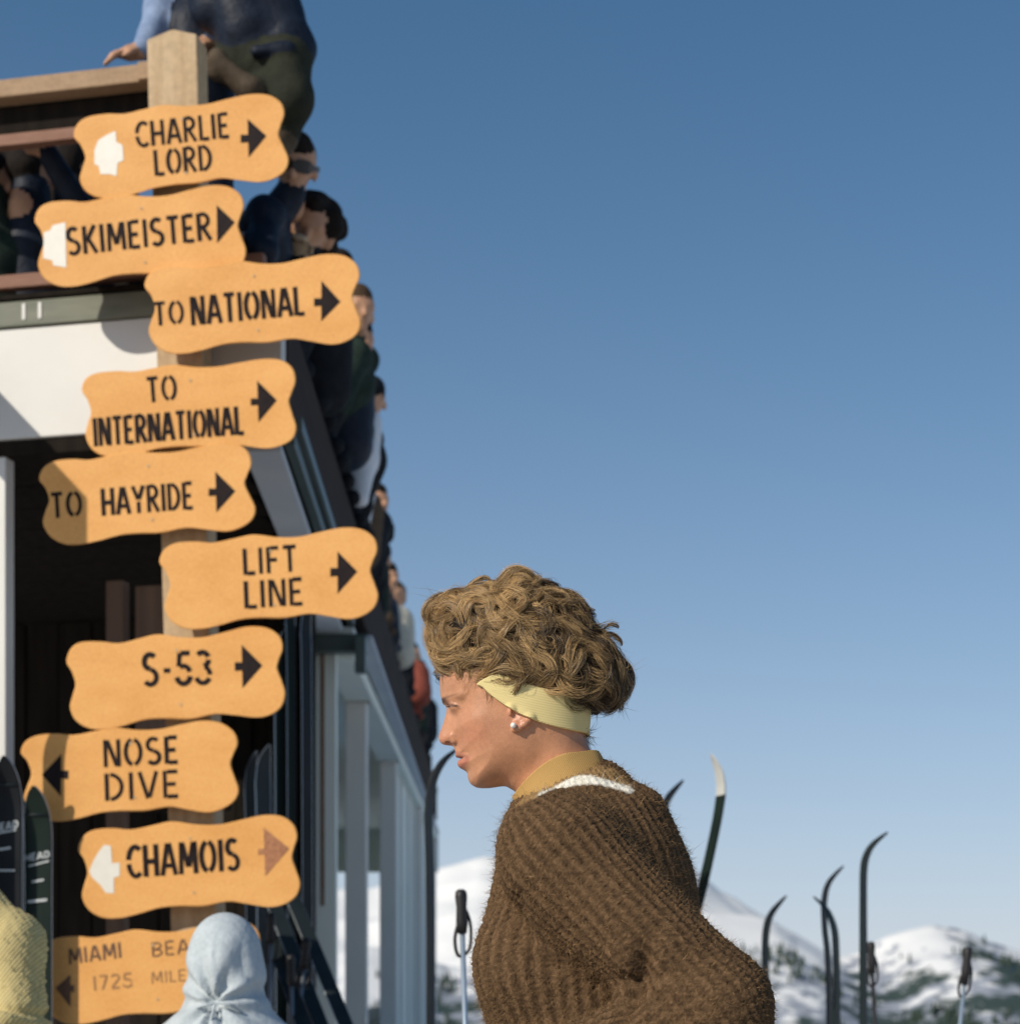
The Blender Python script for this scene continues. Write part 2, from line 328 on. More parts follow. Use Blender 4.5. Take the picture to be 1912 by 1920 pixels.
# cabin wall on the deck behind the front rail, dark vertical boards
for i, u in enumerate(np.arange(-5, -.72, .165)):
    lbox('cabin_board', u, u+.158, 1.25+.006*(i % 2), 1.30, DZ+.02, 4.74, M['dark_wood'], bev=.003)
# deck floor planks
for i in range(9):
    lbox('deck_plank', -5.0, (-.80+1.12-.21*(.15+i*.15))/.98, .075+i*.15, .075+i*.15+.143, 3.40, 3.446, M['mid_wood'], bev=.003)
wbox('deck_floor', -4.6, -.86, 7.25, 21.6, 3.38, 3.44, M['brown_wood'], lodge)
# below the deck: dark recess
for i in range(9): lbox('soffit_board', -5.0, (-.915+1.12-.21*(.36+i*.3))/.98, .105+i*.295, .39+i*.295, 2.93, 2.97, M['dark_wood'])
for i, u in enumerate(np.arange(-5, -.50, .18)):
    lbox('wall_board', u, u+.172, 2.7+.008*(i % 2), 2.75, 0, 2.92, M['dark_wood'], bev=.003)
lbox('corner_pillar', -1.15, -.655, .02, .085, 0, 2.945, M['white_paint'])
lbox('lintel', -5.0, .30, .012, .10, 2.925, 2.977, M['dark_wood'])
# brown boards standing in the recess that catch the sun
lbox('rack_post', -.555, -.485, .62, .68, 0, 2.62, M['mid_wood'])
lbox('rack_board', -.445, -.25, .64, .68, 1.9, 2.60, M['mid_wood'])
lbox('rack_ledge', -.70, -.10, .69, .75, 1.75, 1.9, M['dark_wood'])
# right corner wall of dark boards, behind the leaning skis
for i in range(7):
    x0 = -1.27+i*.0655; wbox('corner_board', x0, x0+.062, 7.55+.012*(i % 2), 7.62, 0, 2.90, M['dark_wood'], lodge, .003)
# right side: underside board, gutters, fascia and side rail running away from the viewer
def side(name, x0, x1, y0, y1, z0, z1, m, dx=-.0065, bev=.004):     # the side runs very slightly to the left as it recedes
    return hexa(name, [(x0,y0,z0),(x1,y0,z0),(x1+dx*(y1-y0),y1,z0),(x0+dx*(y1-y0),y1,z0),(x0,y0,z1),(x1,y0,z1),(x1+dx*(y1-y0),y1,z1),(x0+dx*(y1-y0),y1,z1)], m, lodge, bev)
side('underside_board', -.905, -.775, 6.15, 9.28, 2.895, 2.925, M['pale_board'], -.026)
side('underside_board', -.80, -.715, 9.42, 21.4, 2.88, 2.905, M['pale_board'], -.010)
side('gutter', -.772, -.735, 6.2, 9.3, 2.93, 2.985, M['green_metal'], -.02)
side('gutter', -.733, -.71, 6.2, 9.3, 2.985, 3.03, M['green_metal'], -.018)
side('fascia', -.815, -.765, 6.25, 21.5, 3.05, 3.44, M['brown_wood'])
side('side_soffit', -3.4, -.81, 9.42, 21.4, 2.91, 2.95, M['grey_paint'])
wbox('cross_beam', -1.02, -.735, 9.30, 9.40, 2.80, 2.89, M['green_metal'], lodge)
wbox('beam_bracket', -.79, -.735, 9.22, 9.295, 2.68, 2.86, M['green_metal'], lodge)
hexa('tan_panel', [P(548,840,7.3),P(590,962,7.3),P(590,962,7.34),P(548,840,7.34),P(535,800,7.3),P(590,868,7.3),P(590,868,7.34),P(535,800,7.34)], M['tan_wood'], lodge, .003)
wbox('panel_bracket', -.875, -.80, 7.20, 7.28, 3.06, 3.24, M['dark_wood'], lodge)
side('side_top_rail', -.885, -.83, 8.2, 21.5, 3.60, 3.64, M['brown_wood'])
for z0, z1, mm in ((3.47,3.52,'brown_wood'),(3.54,3.59,'dark_wood')): side('side_rail_board', -.85, -.835, 8.2, 21.5, z0, z1, M[mm])
for y in np.arange(8.3, 21.5, 1.9): side('side_rail_post', -.89, -.852, y, y+.09, 3.44, 3.598, M['brown_wood'], 0)
# grey end wall strip with rust streak and the porch columns
wbox('end_wall', -1.35, -.905, 9.44, 9.52, 0, 2.90, M['grey_paint'], lodge)
wbox('rust_streak', -.985, -.965, 9.434, 9.438, 1.5, 2.88, M['stain'], lodge, 0)
for k, (y, x) in enumerate(((11.0,-.93),(13.9,-.93),(17.4,-.92),(21.2,-.93))):
    wbox('porch_column', x-.065, x+.065, y-.065, y+.065, 0, 2.905, M['white_paint'], lodge, .008)
    wbox('column_cap', x-.085, x+.085, y-.085, y+.085, 2.80, 2.875, M['grey_paint'], lodge, .006)
wbox('side_wall', -.955, -.905, 13.98, 17.32, 0, 2.795, M['grey_paint'], lodge)
wbox('side_wall', -.955, -.905, 17.48, 21.12, 0, 2.795, M['grey_paint'], lodge)
for y in (14.9, 15.9, 16.7, 18.4, 19.4, 20.3): wbox('wall_batten', -.9045, -.885, y, y+.07, 0, 2.79, M['white_paint'], lodge)
side('porch_beam', -.99, -.82, 9.53, 21.4, 2.80, 2.875, M['grey_paint'], -.003)
wbox('end_header', -3.39, -.84, 21.25, 21.33, 2.42, 2.905, M['grey_paint'], lodge)
wbox('inner_wall', -3.5, -3.4, 9.5, 21.4, 0, 2.91, M['grey_paint'], lodge)
settle(lodge)
# ------------------------------------------------------------------ sign post and signs
M['sign'] = mat('sign_paint', (.63,.300,.084), (.71,.362,.115), rough=.55, scale=4.5, bump=.16, bscale=70, fine=.22, detail=9, stretch=(1,1,2.2), spec=.15)
M['sign_ink'] = mat('black_stencil_paint', (.010,.006,.007), (.018,.011,.010), rough=.7, scale=40, spec=.12)
M['brown_ink'] = mat('brown_worn_paint', (.22,.075,.03), (.40,.17,.065), rough=.6, scale=90, detail=6)
M['faint_ink'] = mat('faint_painted_letters', (.24,.11,.04), (.33,.16,.055), rough=.6, scale=60)
M['thin_ink'] = mat('thin_painted_letters', (.09,.04,.02), (.14,.065,.03), rough=.6, scale=60)
M['cream'] = mat('cream_paint', (.68,.64,.55), (.64,.60,.51), rough=.5, scale=30)
def arc(cx, cy, rx, ry, a0, a1, n=9):
    return [(cx+rx*math.cos(math.radians(a)), cy+ry*math.sin(math.radians(a))) for a in np.linspace(a0, a1, n)]
GL = {
 'A': (.58, [[(.03,0),(.26,1)],[(.32,1),(.55,0)],[(.17,.30),(.41,.30)]]),
 'B': (.50, [[(.06,0),(.06,1)],[(.13,.95)]+arc(.22,.735,.22,.215,90,-90)+[(.13,.52)],[(.13,.48)]+arc(.23,.265,.23,.225,90,-90)+[(.13,.04)]]),
 'C': (.52, [arc(.32,.5,.27,.46,50,172,12), arc(.32,.5,.27,.46,188,310,12)]),
 'D': (.54, [[(.06,0),(.06,1)], arc(.14,.5,.34,.455,86,-86,14)]),
 'E': (.44, [[(.06,0),(.06,1)],[(.13,.955),(.42,.955)],[(.13,.5),(.36,.5)],[(.13,.045),(.42,.045)]]),
 'F': (.44, [[(.06,0),(.06,1)],[(.13,.955),(.42,.955)],[(.13,.5),(.36,.5)]]),
 'H': (.54, [[(.06,0),(.06,1)],[(.48,0),(.48,1)],[(.12,.47),(.42,.47)]]),
 'I': (.15, [[(.075,0),(.075,1)]]),
 'K': (.52, [[(.06,0),(.06,1)],[(.14,.45),(.46,1)],[(.2,.52),(.49,0)]]),
 'L': (.40, [[(.06,0),(.06,1)],[(.14,.045),(.40,.045)]]),
 'M': (.68, [[(.05,0),(.09,1)],[(.13,.98),(.33,.22)],[(.36,.22),(.56,.98)],[(.6,1),(.63,0)]]),
 'N': (.56, [[(.06,0),(.06,1)],[(.13,.97),(.43,.03)],[(.50,0),(.50,1)]]),
 'O': (.60, [arc(.30,.5,.25,.455,100,260,14), arc(.30,.5,.25,.455,80,-80,14)]),
 'R': (.52, [[(.06,0),(.06,1)],[(.13,.955)]+arc(.22,.73,.21,.225,90,-90)+[(.13,.5)],[(.22,.46),(.48,0)]]),
 'S': (.50, [arc(.25,.735,.19,.22,40,235,12)+[(.25,.52)],[(.27,.50)]+arc(.25,.265,.2,.22,60,-145,12)]),
 'T': (.48, [[(.24,0),(.24,.90)],[(.02,.955),(.46,.955)]]),
 'V': (.56, [[(.04,1),(.26,.02)],[(.31,.06),(.52,1)]]),
 'Y': (.54, [[(.03,1),(.25,.50)],[(.51,1),(.29,.50)],[(.27,0),(.27,.42)]]),
 '-': (.34, [[(.06,.45),(.28,.45)]]),
 '1': (.22, [[(.12,0),(.12,1)]]), '7': (.48, [[(.04,.955),(.44,.955)],[(.42,.9),(.16,0)]]),
 '2': (.50, [arc(.25,.74,.2,.22,160,-20,10)+[(.06,.1)],[(.06,.045),(.46,.045)]]),
 '5': (.52, [[(.16,.955),(.46,.955)],[(.13,.97),(.09,.56)],arc(.24,.3,.23,.27,120,20,7),arc(.24,.3,.23,.27,-10,-165,10)]),
 '3': (.50, [arc(.23,.75,.2,.21,140,20,8),arc(.23,.75,.2,.21,-5,-80,6),arc(.23,.28,.23,.25,70,0,6),arc(.23,.28,.23,.25,-25,-160,10)]),
 ' ': (.3, [])}
def stroke_poly(pts, w):
    """flat ribbon of width w round a polyline, 2-D"""
    p = np.array(pts, float); t = np.gradient(p, axis=0); t /= np.linalg.norm(t, axis=1)[:, None]+1e-9; n = np.stack([-t[:,1], t[:,0]], 1)
    return p+n*w/2, p-n*w/2
def lettering(text, x0, y0, x1, y1, cap, v, m, parent, wt=.15, gap=.13, name='lettering'):
    """stencil letters between two baseline pixels, thin paint standing off the board"""
    adv = [GL[c][0]+gap for c in text]; tot = sum(adv)-gap; sx = math.hypot(x1-x0, y1-y0)/tot
    ux = np.array([x1-x0, y1-y0])/math.hypot(x1-x0, y1-y0); up = np.array([ux[1]*.7, -1.0]); V = []; Fc = []; pen = 0
    for c, a in zip(text, adv):
        for st in GL[c][1]:
            q = np.array([((pen+s[0])*sx, s[1]*cap) for s in st]); l, r = stroke_poly(q, wt*cap*random.uniform(.92, 1.08)); n = len(q); b = len(V)
            for e in np.concatenate([l, r]):
                px = x0+ux[0]*e[0]+up[0]*e[1]; py = y0+ux[1]*e[0]+up[1]*e[1]
                V.append(PF(px, py, v))
            Fc += [(b+i, b+i+1, b+n+i+1, b+n+i) for i in range(n-1)]
        pen += a
    V = np.array(V); n = len(V); off = np.array([VD[0], VD[1], 0])*.0012     # 1.2 mm of board-side depth so that the paint is a solid film
    return mesh(name, V, [f[::-1] for f in Fc], m, parent, False)
def flat(name, pts, v, m, parent, th=.0012):
    a = [PF(x, y, v) for x, y in pts]; b = [PF(x, y, v+th) for x, y in pts]; n = len(pts)
    Fc = [tuple(range(n)), tuple(range(n, 2*n))[::-1]]+[(i, n+i, n+(i+1) % n, (i+1) % n) for i in range(n)]
    return mesh(name, np.array(a+b), Fc, m, parent, False)
TPL = cr([(300,1050),(308,1026),(329,1013),(365,1010),(400,1013),(440,1005),(476,998),(520,1003),(561,1002),(600,993),(642,984),(677,987),(700,1004),(707,1028),(700,1050),(695,1070),(703,1095),(711,1122),(703,1146),(681,1162),(654,1168),(615,1162),(580,1157),(534,1165),(490,1165),(450,1168),(410,1179),(375,1186),(345,1184),(320,1168),(308,1142),(313,1117),(319,1095),(312,1070)], 5, True)
def board(px_l, px_r, v, parent, hs=1.0, th=.028):
    """scalloped board; px_l and px_r are the waists at its two ends"""
    a, b = np.array([319,1094.]), np.array([695,1070.]); p, q = np.array(px_l, float), np.array(px_r, float)
    e = (b-a)/np.linalg.norm(b-a); nn = np.array([-e[1], e[0]]); E2 = (q-p)/np.linalg.norm(q-p); N2 = np.array([-E2[1], E2[0]]); s = np.linalg.norm(q-p)/np.linalg.norm(b-a)
    d = TPL-a; o = p+np.outer(d@e, E2)*s+np.outer(d@nn, N2)*s*hs; n = len(o); bev = .0035
    ph = np.linspace(0, 2*math.pi, n, False)[:,None]; jr = np.random.default_rng(int(p[1])); o = o+sum(jr.normal(size=2)*1.3/k**.6*np.sin(k*ph+jr.uniform(0, 6.28, 2)) for k in (2, 3, 4, 5, 7, 9))
    c = o.mean(0); rings = []
    for vv, sh in ((v, .985), (v+bev, 1.0), (v+th-bev, 1.0), (v+th, .985)):
        rings.append(np.array([PF(*(w+(c-w)/np.linalg.norm(c-w)*(1-sh)*150), vv) for w in o]))
    V, Fc = loft(rings); Fc[-1] = Fc[-1]; return mesh('board', V, [f[::-1] for f in Fc], M['sign'], parent, False)
ARW = 'arrow'
def arrow(tri, stub, v, m, parent):
    (x0,y0),(x1,y1),(x2,y2) = tri; sx, sa, sb = stub if stub else (None,0,0)
    f = lambda y: x0+(x1-x0)*(y-y0)/(y1-y0)
    if not stub: return flat(ARW, [(x0,y0),(x2,y2),(x1,y1)] if x2 > x0 else [(x0,y0),(x1,y1),(x2,y2)], v, m, parent)
    pts = [(x0,y0),(x2,y2),(x1,y1),(f(sb),sb),(sx,sb+1),(sx,sa),(f(sa),sa)]
    if x2 < x0: pts = pts[::-1]
    return flat(ARW, pts, v, m, parent)
post = empty('sign_post', 'tall weathered timber post with a pointed top carrying the trail signs', 'post', FC(.09, -.08, 0))
def post_ring(py, dx=0, sh=1):
    c = 322+(py-100)*.0245; r = []
    z = PF(c, py, -.08)[2]
    for sxn, v in ((-1,-.13),(1,-.13),(1,-.035),(-1,-.035)): 
        q = PF(c+sxn*(47 if py < 300 else 43)*sh, py, -.13); r.append(q+np.array([VD[0], VD[1], 0])*(v+.13)*(1 if sh == 1 else 1)); r[-1][2] = z
    return np.array(r)
yb = 1850+CZ*F/6.05
rg = [post_ring(yb)]+[post_ring(y) for y in np.linspace(1800, 84, 12)]
apex = [PF(322, 55, -.13), PF(326, 55, -.13), PF(326, 55, -.035), PF(322, 55, -.035)]
rg.append(np.array(apex)); V, Fc = loft(rg); pm = mesh('shaft', V, Fc, M['wood'], post, False); b = pm.modifiers.new('bevel', 'BEVEL'); b.width = .006; b.segments = 2; b.limit_method = 'ANGLE'
settle(post)
SV = -.215                                      # plane of the boards
def sign(label, L_, R_, words, arr=None, patch=None, dv=0, arm='sign_ink', hs=.935, wm='sign_ink', wt=.15):
    v = SV+dv; c = PF((L_[0]+R_[0])/2, (L_[1]+R_[1])/2, v)
    e = empty('trail_sign', label, 'sign', c, 'trail signs on the post'); board(L_, R_, v, e, hs)
    for w in words: lettering(*w[:6], v-.0016, M[w[6] if len(w) > 6 else wm], e, w[7] if len(w) > 7 else wt)
    if arr: arrow(arr[0], arr[1], v-.0015, M[arm], e)
    if patch: flat('paint_patch', patch, v-.0014, M['cream'], e)
    for k, (tx, ty) in enumerate(((.5,-58),(.52,62))):
        bx = L_[0]+(R_[0]-L_[0])*tx; by = L_[1]+(R_[1]-L_[1])*tx+ty*.85
        flat('screw', [(bx+2.6*math.cos(-q*.785), by+2.6*math.sin(-q*.785)) for q in range(8)], v-.0022, M['wood'], e, .003)
    settle(e)
def cp(l, s, y0): return [(x/s, y0+y/s) for x, y in l]
sign('orange trail sign at the top of the post reading CHARLIE LORD', (159,292), (523,251), [('CHARLIE',256,276,430,257,47),('LORD',291,329,398,318,48)], (((464,222),(466,294),(499,254)),(451,252,266)),
     cp([(470,480),(490,430),(530,405),(575,385),(580,440),(610,455),(615,530),(585,545),(580,610),(550,600),(500,600),(492,560),(470,550)], 2.6556, 100)[::1])
sign('orange trail sign reading SKIMEISTER with a cream patch at its left end', (82,454), (446,424), [('SKIMEISTER',127,479,397,449,52)], (((406,384),(407,455),(440,416)),None),
     cp([(218,890),(250,880),(262,855),(325,840),(330,1065),(265,1055),(260,1030),(215,1020)], 2.6556, 100), dv=-.004)
sign('orange trail sign reading TO NATIONAL', (290,577), (662,556), [('TO',290,611,345,606,44),('NATIONAL',360,610,571,590,54)], (((602.5,526),(602,601.6),(638,565)),(588.6,559,573)), dv=-.026)
sign('orange trail sign with two lines reading TO INTERNATIONAL', (171,772), (542,752), [('TO',277,755,332,749,47),('INTERNATIONAL',177,837,457,814,53)], (((482,713.5),(484.5,791),(518.6,750)),(470,747,759)))
sign('orange trail sign reading TO HAYRIDE', (93,938), (462,907), [('TO',97,972,154,967,47),('HAYRIDE',192,967,362,954,51)], (((403.6,884),(405.6,960),(441,920.6)),(391,916,929)), dv=-.004)
sign('orange trail sign reading LIFT LINE, jutting out furthest right', (319,1094), (695,1070), [('LIFT',457,1078,557,1071,49),('LINE',459,1141,568,1134,51)], (((632.7,1034),(632.7,1113),(669.5,1071.5)),(619,1065,1080)), dv=-.026)
sign('orange trail sign reading S-53', (142,1282), (519,1255), [('S-53',268,1287,396,1282,62)], (((452.8,1209),(454.7,1290),(491.5,1247.7)),(440,1242,1257)), dv=-.004)
sign('orange trail sign reading NOSE DIVE with an arrow pointing left', (57,1453), (433,1433), [('NOSE',195,1439,334,1431,51),('DIVE',197,1502,335,1495,51)], (((115,1414),(114,1493.5),(78.5,1453)),(128,1445,1460)), dv=-.004)
sign('orange trail sign reading CHAMOIS with a brown arrow', (165,1635), (547,1609), [('CHAMOIS',240,1647,449,1632,60)], (((494,1552),(497,1643),(542,1591)),(484,1592,1602)),
     cp([(535,930),(560,870),(590,820),(620,780),(662,785),(670,890),(715,885),(715,965),(680,975),(680,1070),(630,1065),(600,1020),(560,985),(540,960)], 3.187, 1340), dv=-.004, arm='brown_ink')
sign('lowest orange sign with thin lettering reading MIAMI BEACH 1725 MILES', (97,1836), (478,1808), [('MIAMI',130,1809,228,1796,29,'thin_ink',.15),('BEACH',285,1795,408,1782,27,'thin_ink',.12),('1725',174,1858,249,1851,27,'faint_ink',.13),('MILES',284,1845,368,1838,22,'faint_ink',.12)], (((132,1828),(132,1889),(104,1853)),(139,1848,1860)), dv=-.004, arm='thin_ink')
# ------------------------------------------------------------------ the woman in the foreground (profile, facing left)
Y0 = 2.74; SP = Y0/F                                        # metres per photo pixel in her plane
def WP(px, py, dy=0.0): return P(px, py, Y0+dy)
def seg_sdf(poly, GX, GY):
    """signed distance to a closed polygon, negative inside"""
    p = np.asarray(poly, float); q = np.roll(p, -1, 0); d = np.full(GX.shape, 1e9); ins = np.zeros(GX.shape, bool)
    for (ax, ay), (bx, by) in zip(p, q):
        ex, ey = bx-ax, by-ay; wx, wy = GX-ax, GY-ay; t = np.clip((wx*ex+wy*ey)/(ex*ex+ey*ey+1e-12), 0, 1)
        d = np.minimum(d, (wx-ex*t)**2+(wy-ey*t)**2); c = (ay > GY) != (by > GY)
        ins ^= c & (GX < (bx-ax)*(GY-ay)/((by-ay) if by != ay else 1e-9)+ax)
    return np.where(ins, -1, 1)*np.sqrt(d)
def idw(pts, GX, GY, lam=60.0, soft=6.0):
    """smooth map through scattered half-widths (regularised thin surface)"""
    p = np.asarray(pts, float); ker = lambda r2: np.sqrt(r2+soft**2); n = len(p)
    K = ker((p[:,None,0]-p[None,:,0])**2+(p[:,None,1]-p[None,:,1])**2)-lam*.1*np.eye(n); A = np.zeros((n+1, n+1)); A[:n,:n] = K; A[:n,n] = 1; A[n,:n] = 1
    c = np.linalg.solve(A, np.append(p[:,2], 0)); o = np.full(GX.shape, c[n])
    for k in range(n): o += c[k]*ker((GX-p[k,0])**2+(GY-p[k,1])**2)
    return np.maximum(o, 4.0)
def blur(A, n=1):
    for _ in range(n):
        B = np.pad(A, 1, 'edge'); A = (B[:-2,1:-1]+B[2:,1:-1]+B[1:-1,:-2]+B[1:-1,2:]+2*A)/6
    return A
class Inflated:
    """a solid given by its side outline (pixels) and a map of half-widths (mm): y^2 = R^2-(R-d)^2"""
    def __init__(s, poly, Rpts, x0, x1, y0, y1, st=2.0, nb=2, p=3.2):
        s.st = st; s.px = np.arange(x0, x1+st, st); s.py = np.arange(y1, y0-st, -st)     # py descending = z ascending
        GX, GY = np.meshgrid(s.px, s.py, indexing='ij'); d = -seg_sdf(poly, GX, GY)*SP; R = blur(idw(Rpts, GX, GY)*.001, nb)
        s.W = blur(np.where(d > 0, R**2-np.maximum(R-d, 0)**2, 2*R*d), 1); s.GX, s.GY = GX, GY
    def w(s, X, Z):
        """half-width squared at world x, z (bilinear)"""
        fx = (X/SP+CX-s.px[0])/s.st; fy = (s.py[0]-(HY-(Z-CZ)/SP))/s.st
        fx = np.clip(fx, 0, len(s.px)-1.001); fy = np.clip(fy, 0, len(s.py)-1.001); i = fx.astype(int); j = fy.astype(int); a = fx-i; b = fy-j
        return s.W[i,j]*(1-a)*(1-b)+s.W[i+1,j]*a*(1-b)+s.W[i,j+1]*(1-a)*b+s.W[i+1,j+1]*a*b
    def f(s, p): return (p[...,1]-Y0)**2-s.w(p[...,0], p[...,2])
    def grad(s, p, e=.0016):
        g = np.zeros_like(p)
        for k in (0, 2):
            q = np.zeros(3); q[k] = e; g[...,k] = (s.f(p+q)-s.f(p-q))/(2*e)
        g[...,1] = 2*(p[...,1]-Y0); return g
HEADP = cr([(825,1270),(825,1294),(827,1309),(831,1319),(837,1327),(836,1338),(832,1353),(826.5,1369),(822.5,1381),(824,1390),(830,1396),(840,1398),(849,1399.5),(853,1407),(854,1414),(854,1419),(860,1421.5),(865,1423),(861,1426),(858.5,1433),(862,1440),(869,1444),(875.5,1449),(877,1458),(880,1467),(886,1473),(896,1477.5),(917,1478),(945,1474.5),(958,1480),(968,1487),(974,1503),(977,1530),(970,1580),(1000,1640),(1150,1640),(1165,1560),(1148,1490),(1122,1432),(1107,1406),(1098,1382),(1100,1335),(1097,1280),(1072,1228),(1022,1192),(960,1181),(900,1187),(852,1208),(832,1238)], 5, True)
HR = [(832,1240,54),(850,1268,57),(840,1298,46),(846,1312,40),(866,1306,57),(900,1300,65),(950,1230,73),(1040,1250,73),(1085,1300,64),(1000,1320,72),(935,1335,68),
 (834,1327,8),(842,1329,14),(852,1331,28),(864,1332,44),(880,1335,56),(905,1345,64),(836,1345,7.5),(844,1347,13),(854,1349,28),(868,1352,46),(886,1358,59),
 (831,1362,8.5),(840,1365,12),(850,1367,20),(862,1370,36),(880,1375,53),(828,1380,10.5),(838,1384,12),(848,1388,15.5),(857,1388,20),(866,1390,30),(880,1390,46),(898,1388,57),
 (854,1403,16),(864,1406,24),(878,1408,36),(858,1416,19),(868,1419,25),(860,1431,18),(868,1432,24),(880,1425,33),(895,1424,44),(873,1446,22),(886,1450,33),(880,1460,22),(892,1466,30),(910,1455,43),(912,1420,52),
 (930,1390,62),(935,1435,54),(920,1470,34),(950,1455,50),(960,1420,60),(965,1385,66),(985,1400,62),(984,1428,56),(972,1462,44),(992,1455,46),(1008,1430,51),(1015,1470,52),(1030,1400,57),(1060,1430,56),(1085,1400,52),(1100,1420,50),(1000,1510,56),(1060,1500,61),(1120,1490,57),(1010,1580,66),(1110,1580,80)]
HEAD = Inflated(HEADP, HR, 806, 1190, 1160, 1660, 1.65, 3)
woman = empty('person', 'woman in profile with curly brown hair, yellow headband and fuzzy brown sweater', 'person', (WP(1130, 1900)[0], Y0, 0))
M['skin'] = vcmat('tanned_skin', rough=.40, spec=.42, sss=.10, bump=.22, bscale=520, mottle=[(40,.22),(150,.16),(600,.18)])
SK = np.array([.49,.23,.118]); 
def build_head():
    s = HEAD; h = s.st*SP; x0 = (s.px[0]-CX)*SP; z0 = CZ+(HY-s.py[0])*SP; ny = int(.20/h)|1; ys = (np.arange(ny)-ny//2)*h
    Fd = (ys[None,:,None]**2-s.W[:,None,:]).astype(np.float32)
    gx, gy, gz = np.gradient(Fd, h); Fd /= np.maximum(np.sqrt(gx*gx+gy*gy+gz*gz), .012); del gx, gy, gz
    X = x0+h*np.arange(len(s.px)); Z = z0+h*np.arange(len(s.py)); Yw = Y0+ys
    def put(d_fn, lo, hi, k, sub=False):
        i = [slice(max(np.searchsorted(A, l)-1, 0), np.searchsorted(A, u)+1) for A, l, u in zip((X, Yw, Z), lo, hi)]
        g = np.meshgrid(X[i[0]], Yw[i[1]], Z[i[2]], indexing='ij', sparse=True); v = d_fn(g); t = tuple(i)
        Fd[t] = -smin(-Fd[t], v, k) if sub else smin(Fd[t], v, k)
    def both(kind, pa, k, sub=False):
        for sg in (-1, 1):
            q = [np.array([(a[0]-CX)*SP, Y0+sg*a[2], CZ+(HY-a[1])*SP]) for a in pa[0]]; r = max(pa[1])+.012
            lo = np.min(q, 0)-r; hi = np.max(q, 0)+r
            if kind == 'c': put(lambda g: d_cap(g, q[0], q[1], *pa[1]), lo, hi, k, sub)
            else: put(lambda g: d_ell(g, q[0], pa[1], roty(pa[2]) if len(pa) > 2 else None), lo, hi, k, sub)
    both('e', ([(856,1330,.0265)], (.009,.0105,.0075)), .012)                       # eyeball under the lids
    both('c', ([(835,1313,.014),(868,1311,.046)], (.0050,.0048)), .008)              # brow
    both('c', ([(848,1383,.0135),(852,1391,.0135)], (.0058,.0052)), .005)            # nostril wing
    both('e', ([(842.5,1395,.0065)], (.0052,.0032,.0030), .3), .002, True)           # nostril
    both('c', ([(858,1416,.006),(877,1421,.024)], (.0026,.0016)), .004)            # lips
    both('c', ([(863,1432,.005),(878,1426,.022)], (.0040,.0020)), .004)
    both('c', ([(864,1422.6,.0),(878,1423,.0235)], (.0017,.0009)), .0015, True)       # mouth line
    # ear: helix, lobe, tragus, hollow
    et = [(993,1354,.064),(991,1362,.0695),(983,1370,.071),(972,1378,.070),(964,1380,.068)]
    for a, b in zip(et[:-1], et[1:]): both('c', ([a, b], (.0040,.0040)), .003)
    both('e', ([(978,1362,.066)], (.010,.005,.011)), .006)
    both('e', ([(967,1374,.0695)], (.0062,.0042,.0075)), .003)
    both('e', ([(957,1348,.0715)], (.0038,.0038,.0062)), .003)
    both('e', ([(966,1350,.0745)], (.0055,.0065,.0095), -.3), .003, True)
    V, Q = nets(Fd, (X[0], Yw[0], Z[0]), h)
    u = V[:,0]/SP+CX; t = HY-(V[:,2]-CZ)/SP; ay = np.abs(V[:,1]-Y0); n = len(V)
    col = np.tile(SK, (n, 1)); g2 = lambda cx, cy, sx, sy: np.exp(-((u-cx)/sx)**2-((t-cy)/sy)**2)
    mixc = lambda w, c: col*(1-w[:,None])+np.asarray(c)*w[:,None]
    col = mixc(.42*g2(888,1385,34,26), (.56,.21,.12)); col = mixc(.35*g2(826,1384,14,16), (.58,.22,.13)); col = mixc(.4*g2(970,1362,22,24), (.60,.26,.17))
    lip = np.clip(.5-np.minimum(seg_sdf([(850,1410.5),(857,1410),(866,1413),(882,1422),(866,1423),(850,1421)], u, t), seg_sdf([(858,1424),(866,1423),(884,1423),(880,1431),(871,1441),(862,1442),(852,1434)], u, t))/2.2, 0, 1)
    lip *= np.clip((.033-ay)/.005, 0, 1); col = mixc(.62*lip*np.where(t > 1422, 1, .8), np.where((t > 1422)[:,None], np.array([.46,.15,.10]), np.array([.30,.09,.06])))
    teeth = g2(866,1422,6,2.0)*(ay < .016); col = mixc(.5*np.clip(teeth, 0, 1), (.5,.3,.25))
    brow = np.clip(1-np.abs(t-(1313-.10*(u-836)))/3.6, 0, 1)*np.clip((u-826)/4, 0, 1)*np.clip((870-u)/22, 0, 1); col = mixc(.55*brow, (.09,.045,.022))
    col = mixc(.85*np.clip(g2(832,1316.5,6,4)*1.3, 0, 1), (.05,.026,.015))                                             # inner end of the brow
    lid = 1324+.34*(u-838.5); lash = np.clip(1-np.abs(t-lid)/1.8, 0, 1)*np.clip((u-835)/3, 0, 1)*np.clip((866-u)/6, 0, 1)*(ay > .010); col = mixc(.85*lash, (.055,.025,.014))
    slit = np.clip(.5-seg_sdf([(838,1325),(850,1328.5),(858,1332),(850,1332.5),(840,1330.5)], u, t)/1.5, 0, 1)*(ay > .010); col = mixc(.8*slit, (.12,.075,.06))
    col = mixc(.35*g2(850,1338,12,3.5), (.34,.13,.075)); col = mixc(.30*g2(842,1395,8,4), (.30,.10,.06))
    col = mixc(.5*np.clip((u-1062)/50, 0, 1)*np.clip((1425-t)/25, 0, 1)*np.clip((t-1360)/20, 0, 1), (.10,.06,.03))       # short hair at the nape
    mesh('body', V, Q, M['skin'], woman, True, col=col)
    return Fd, X, Yw, Z, h
HF = build_head()
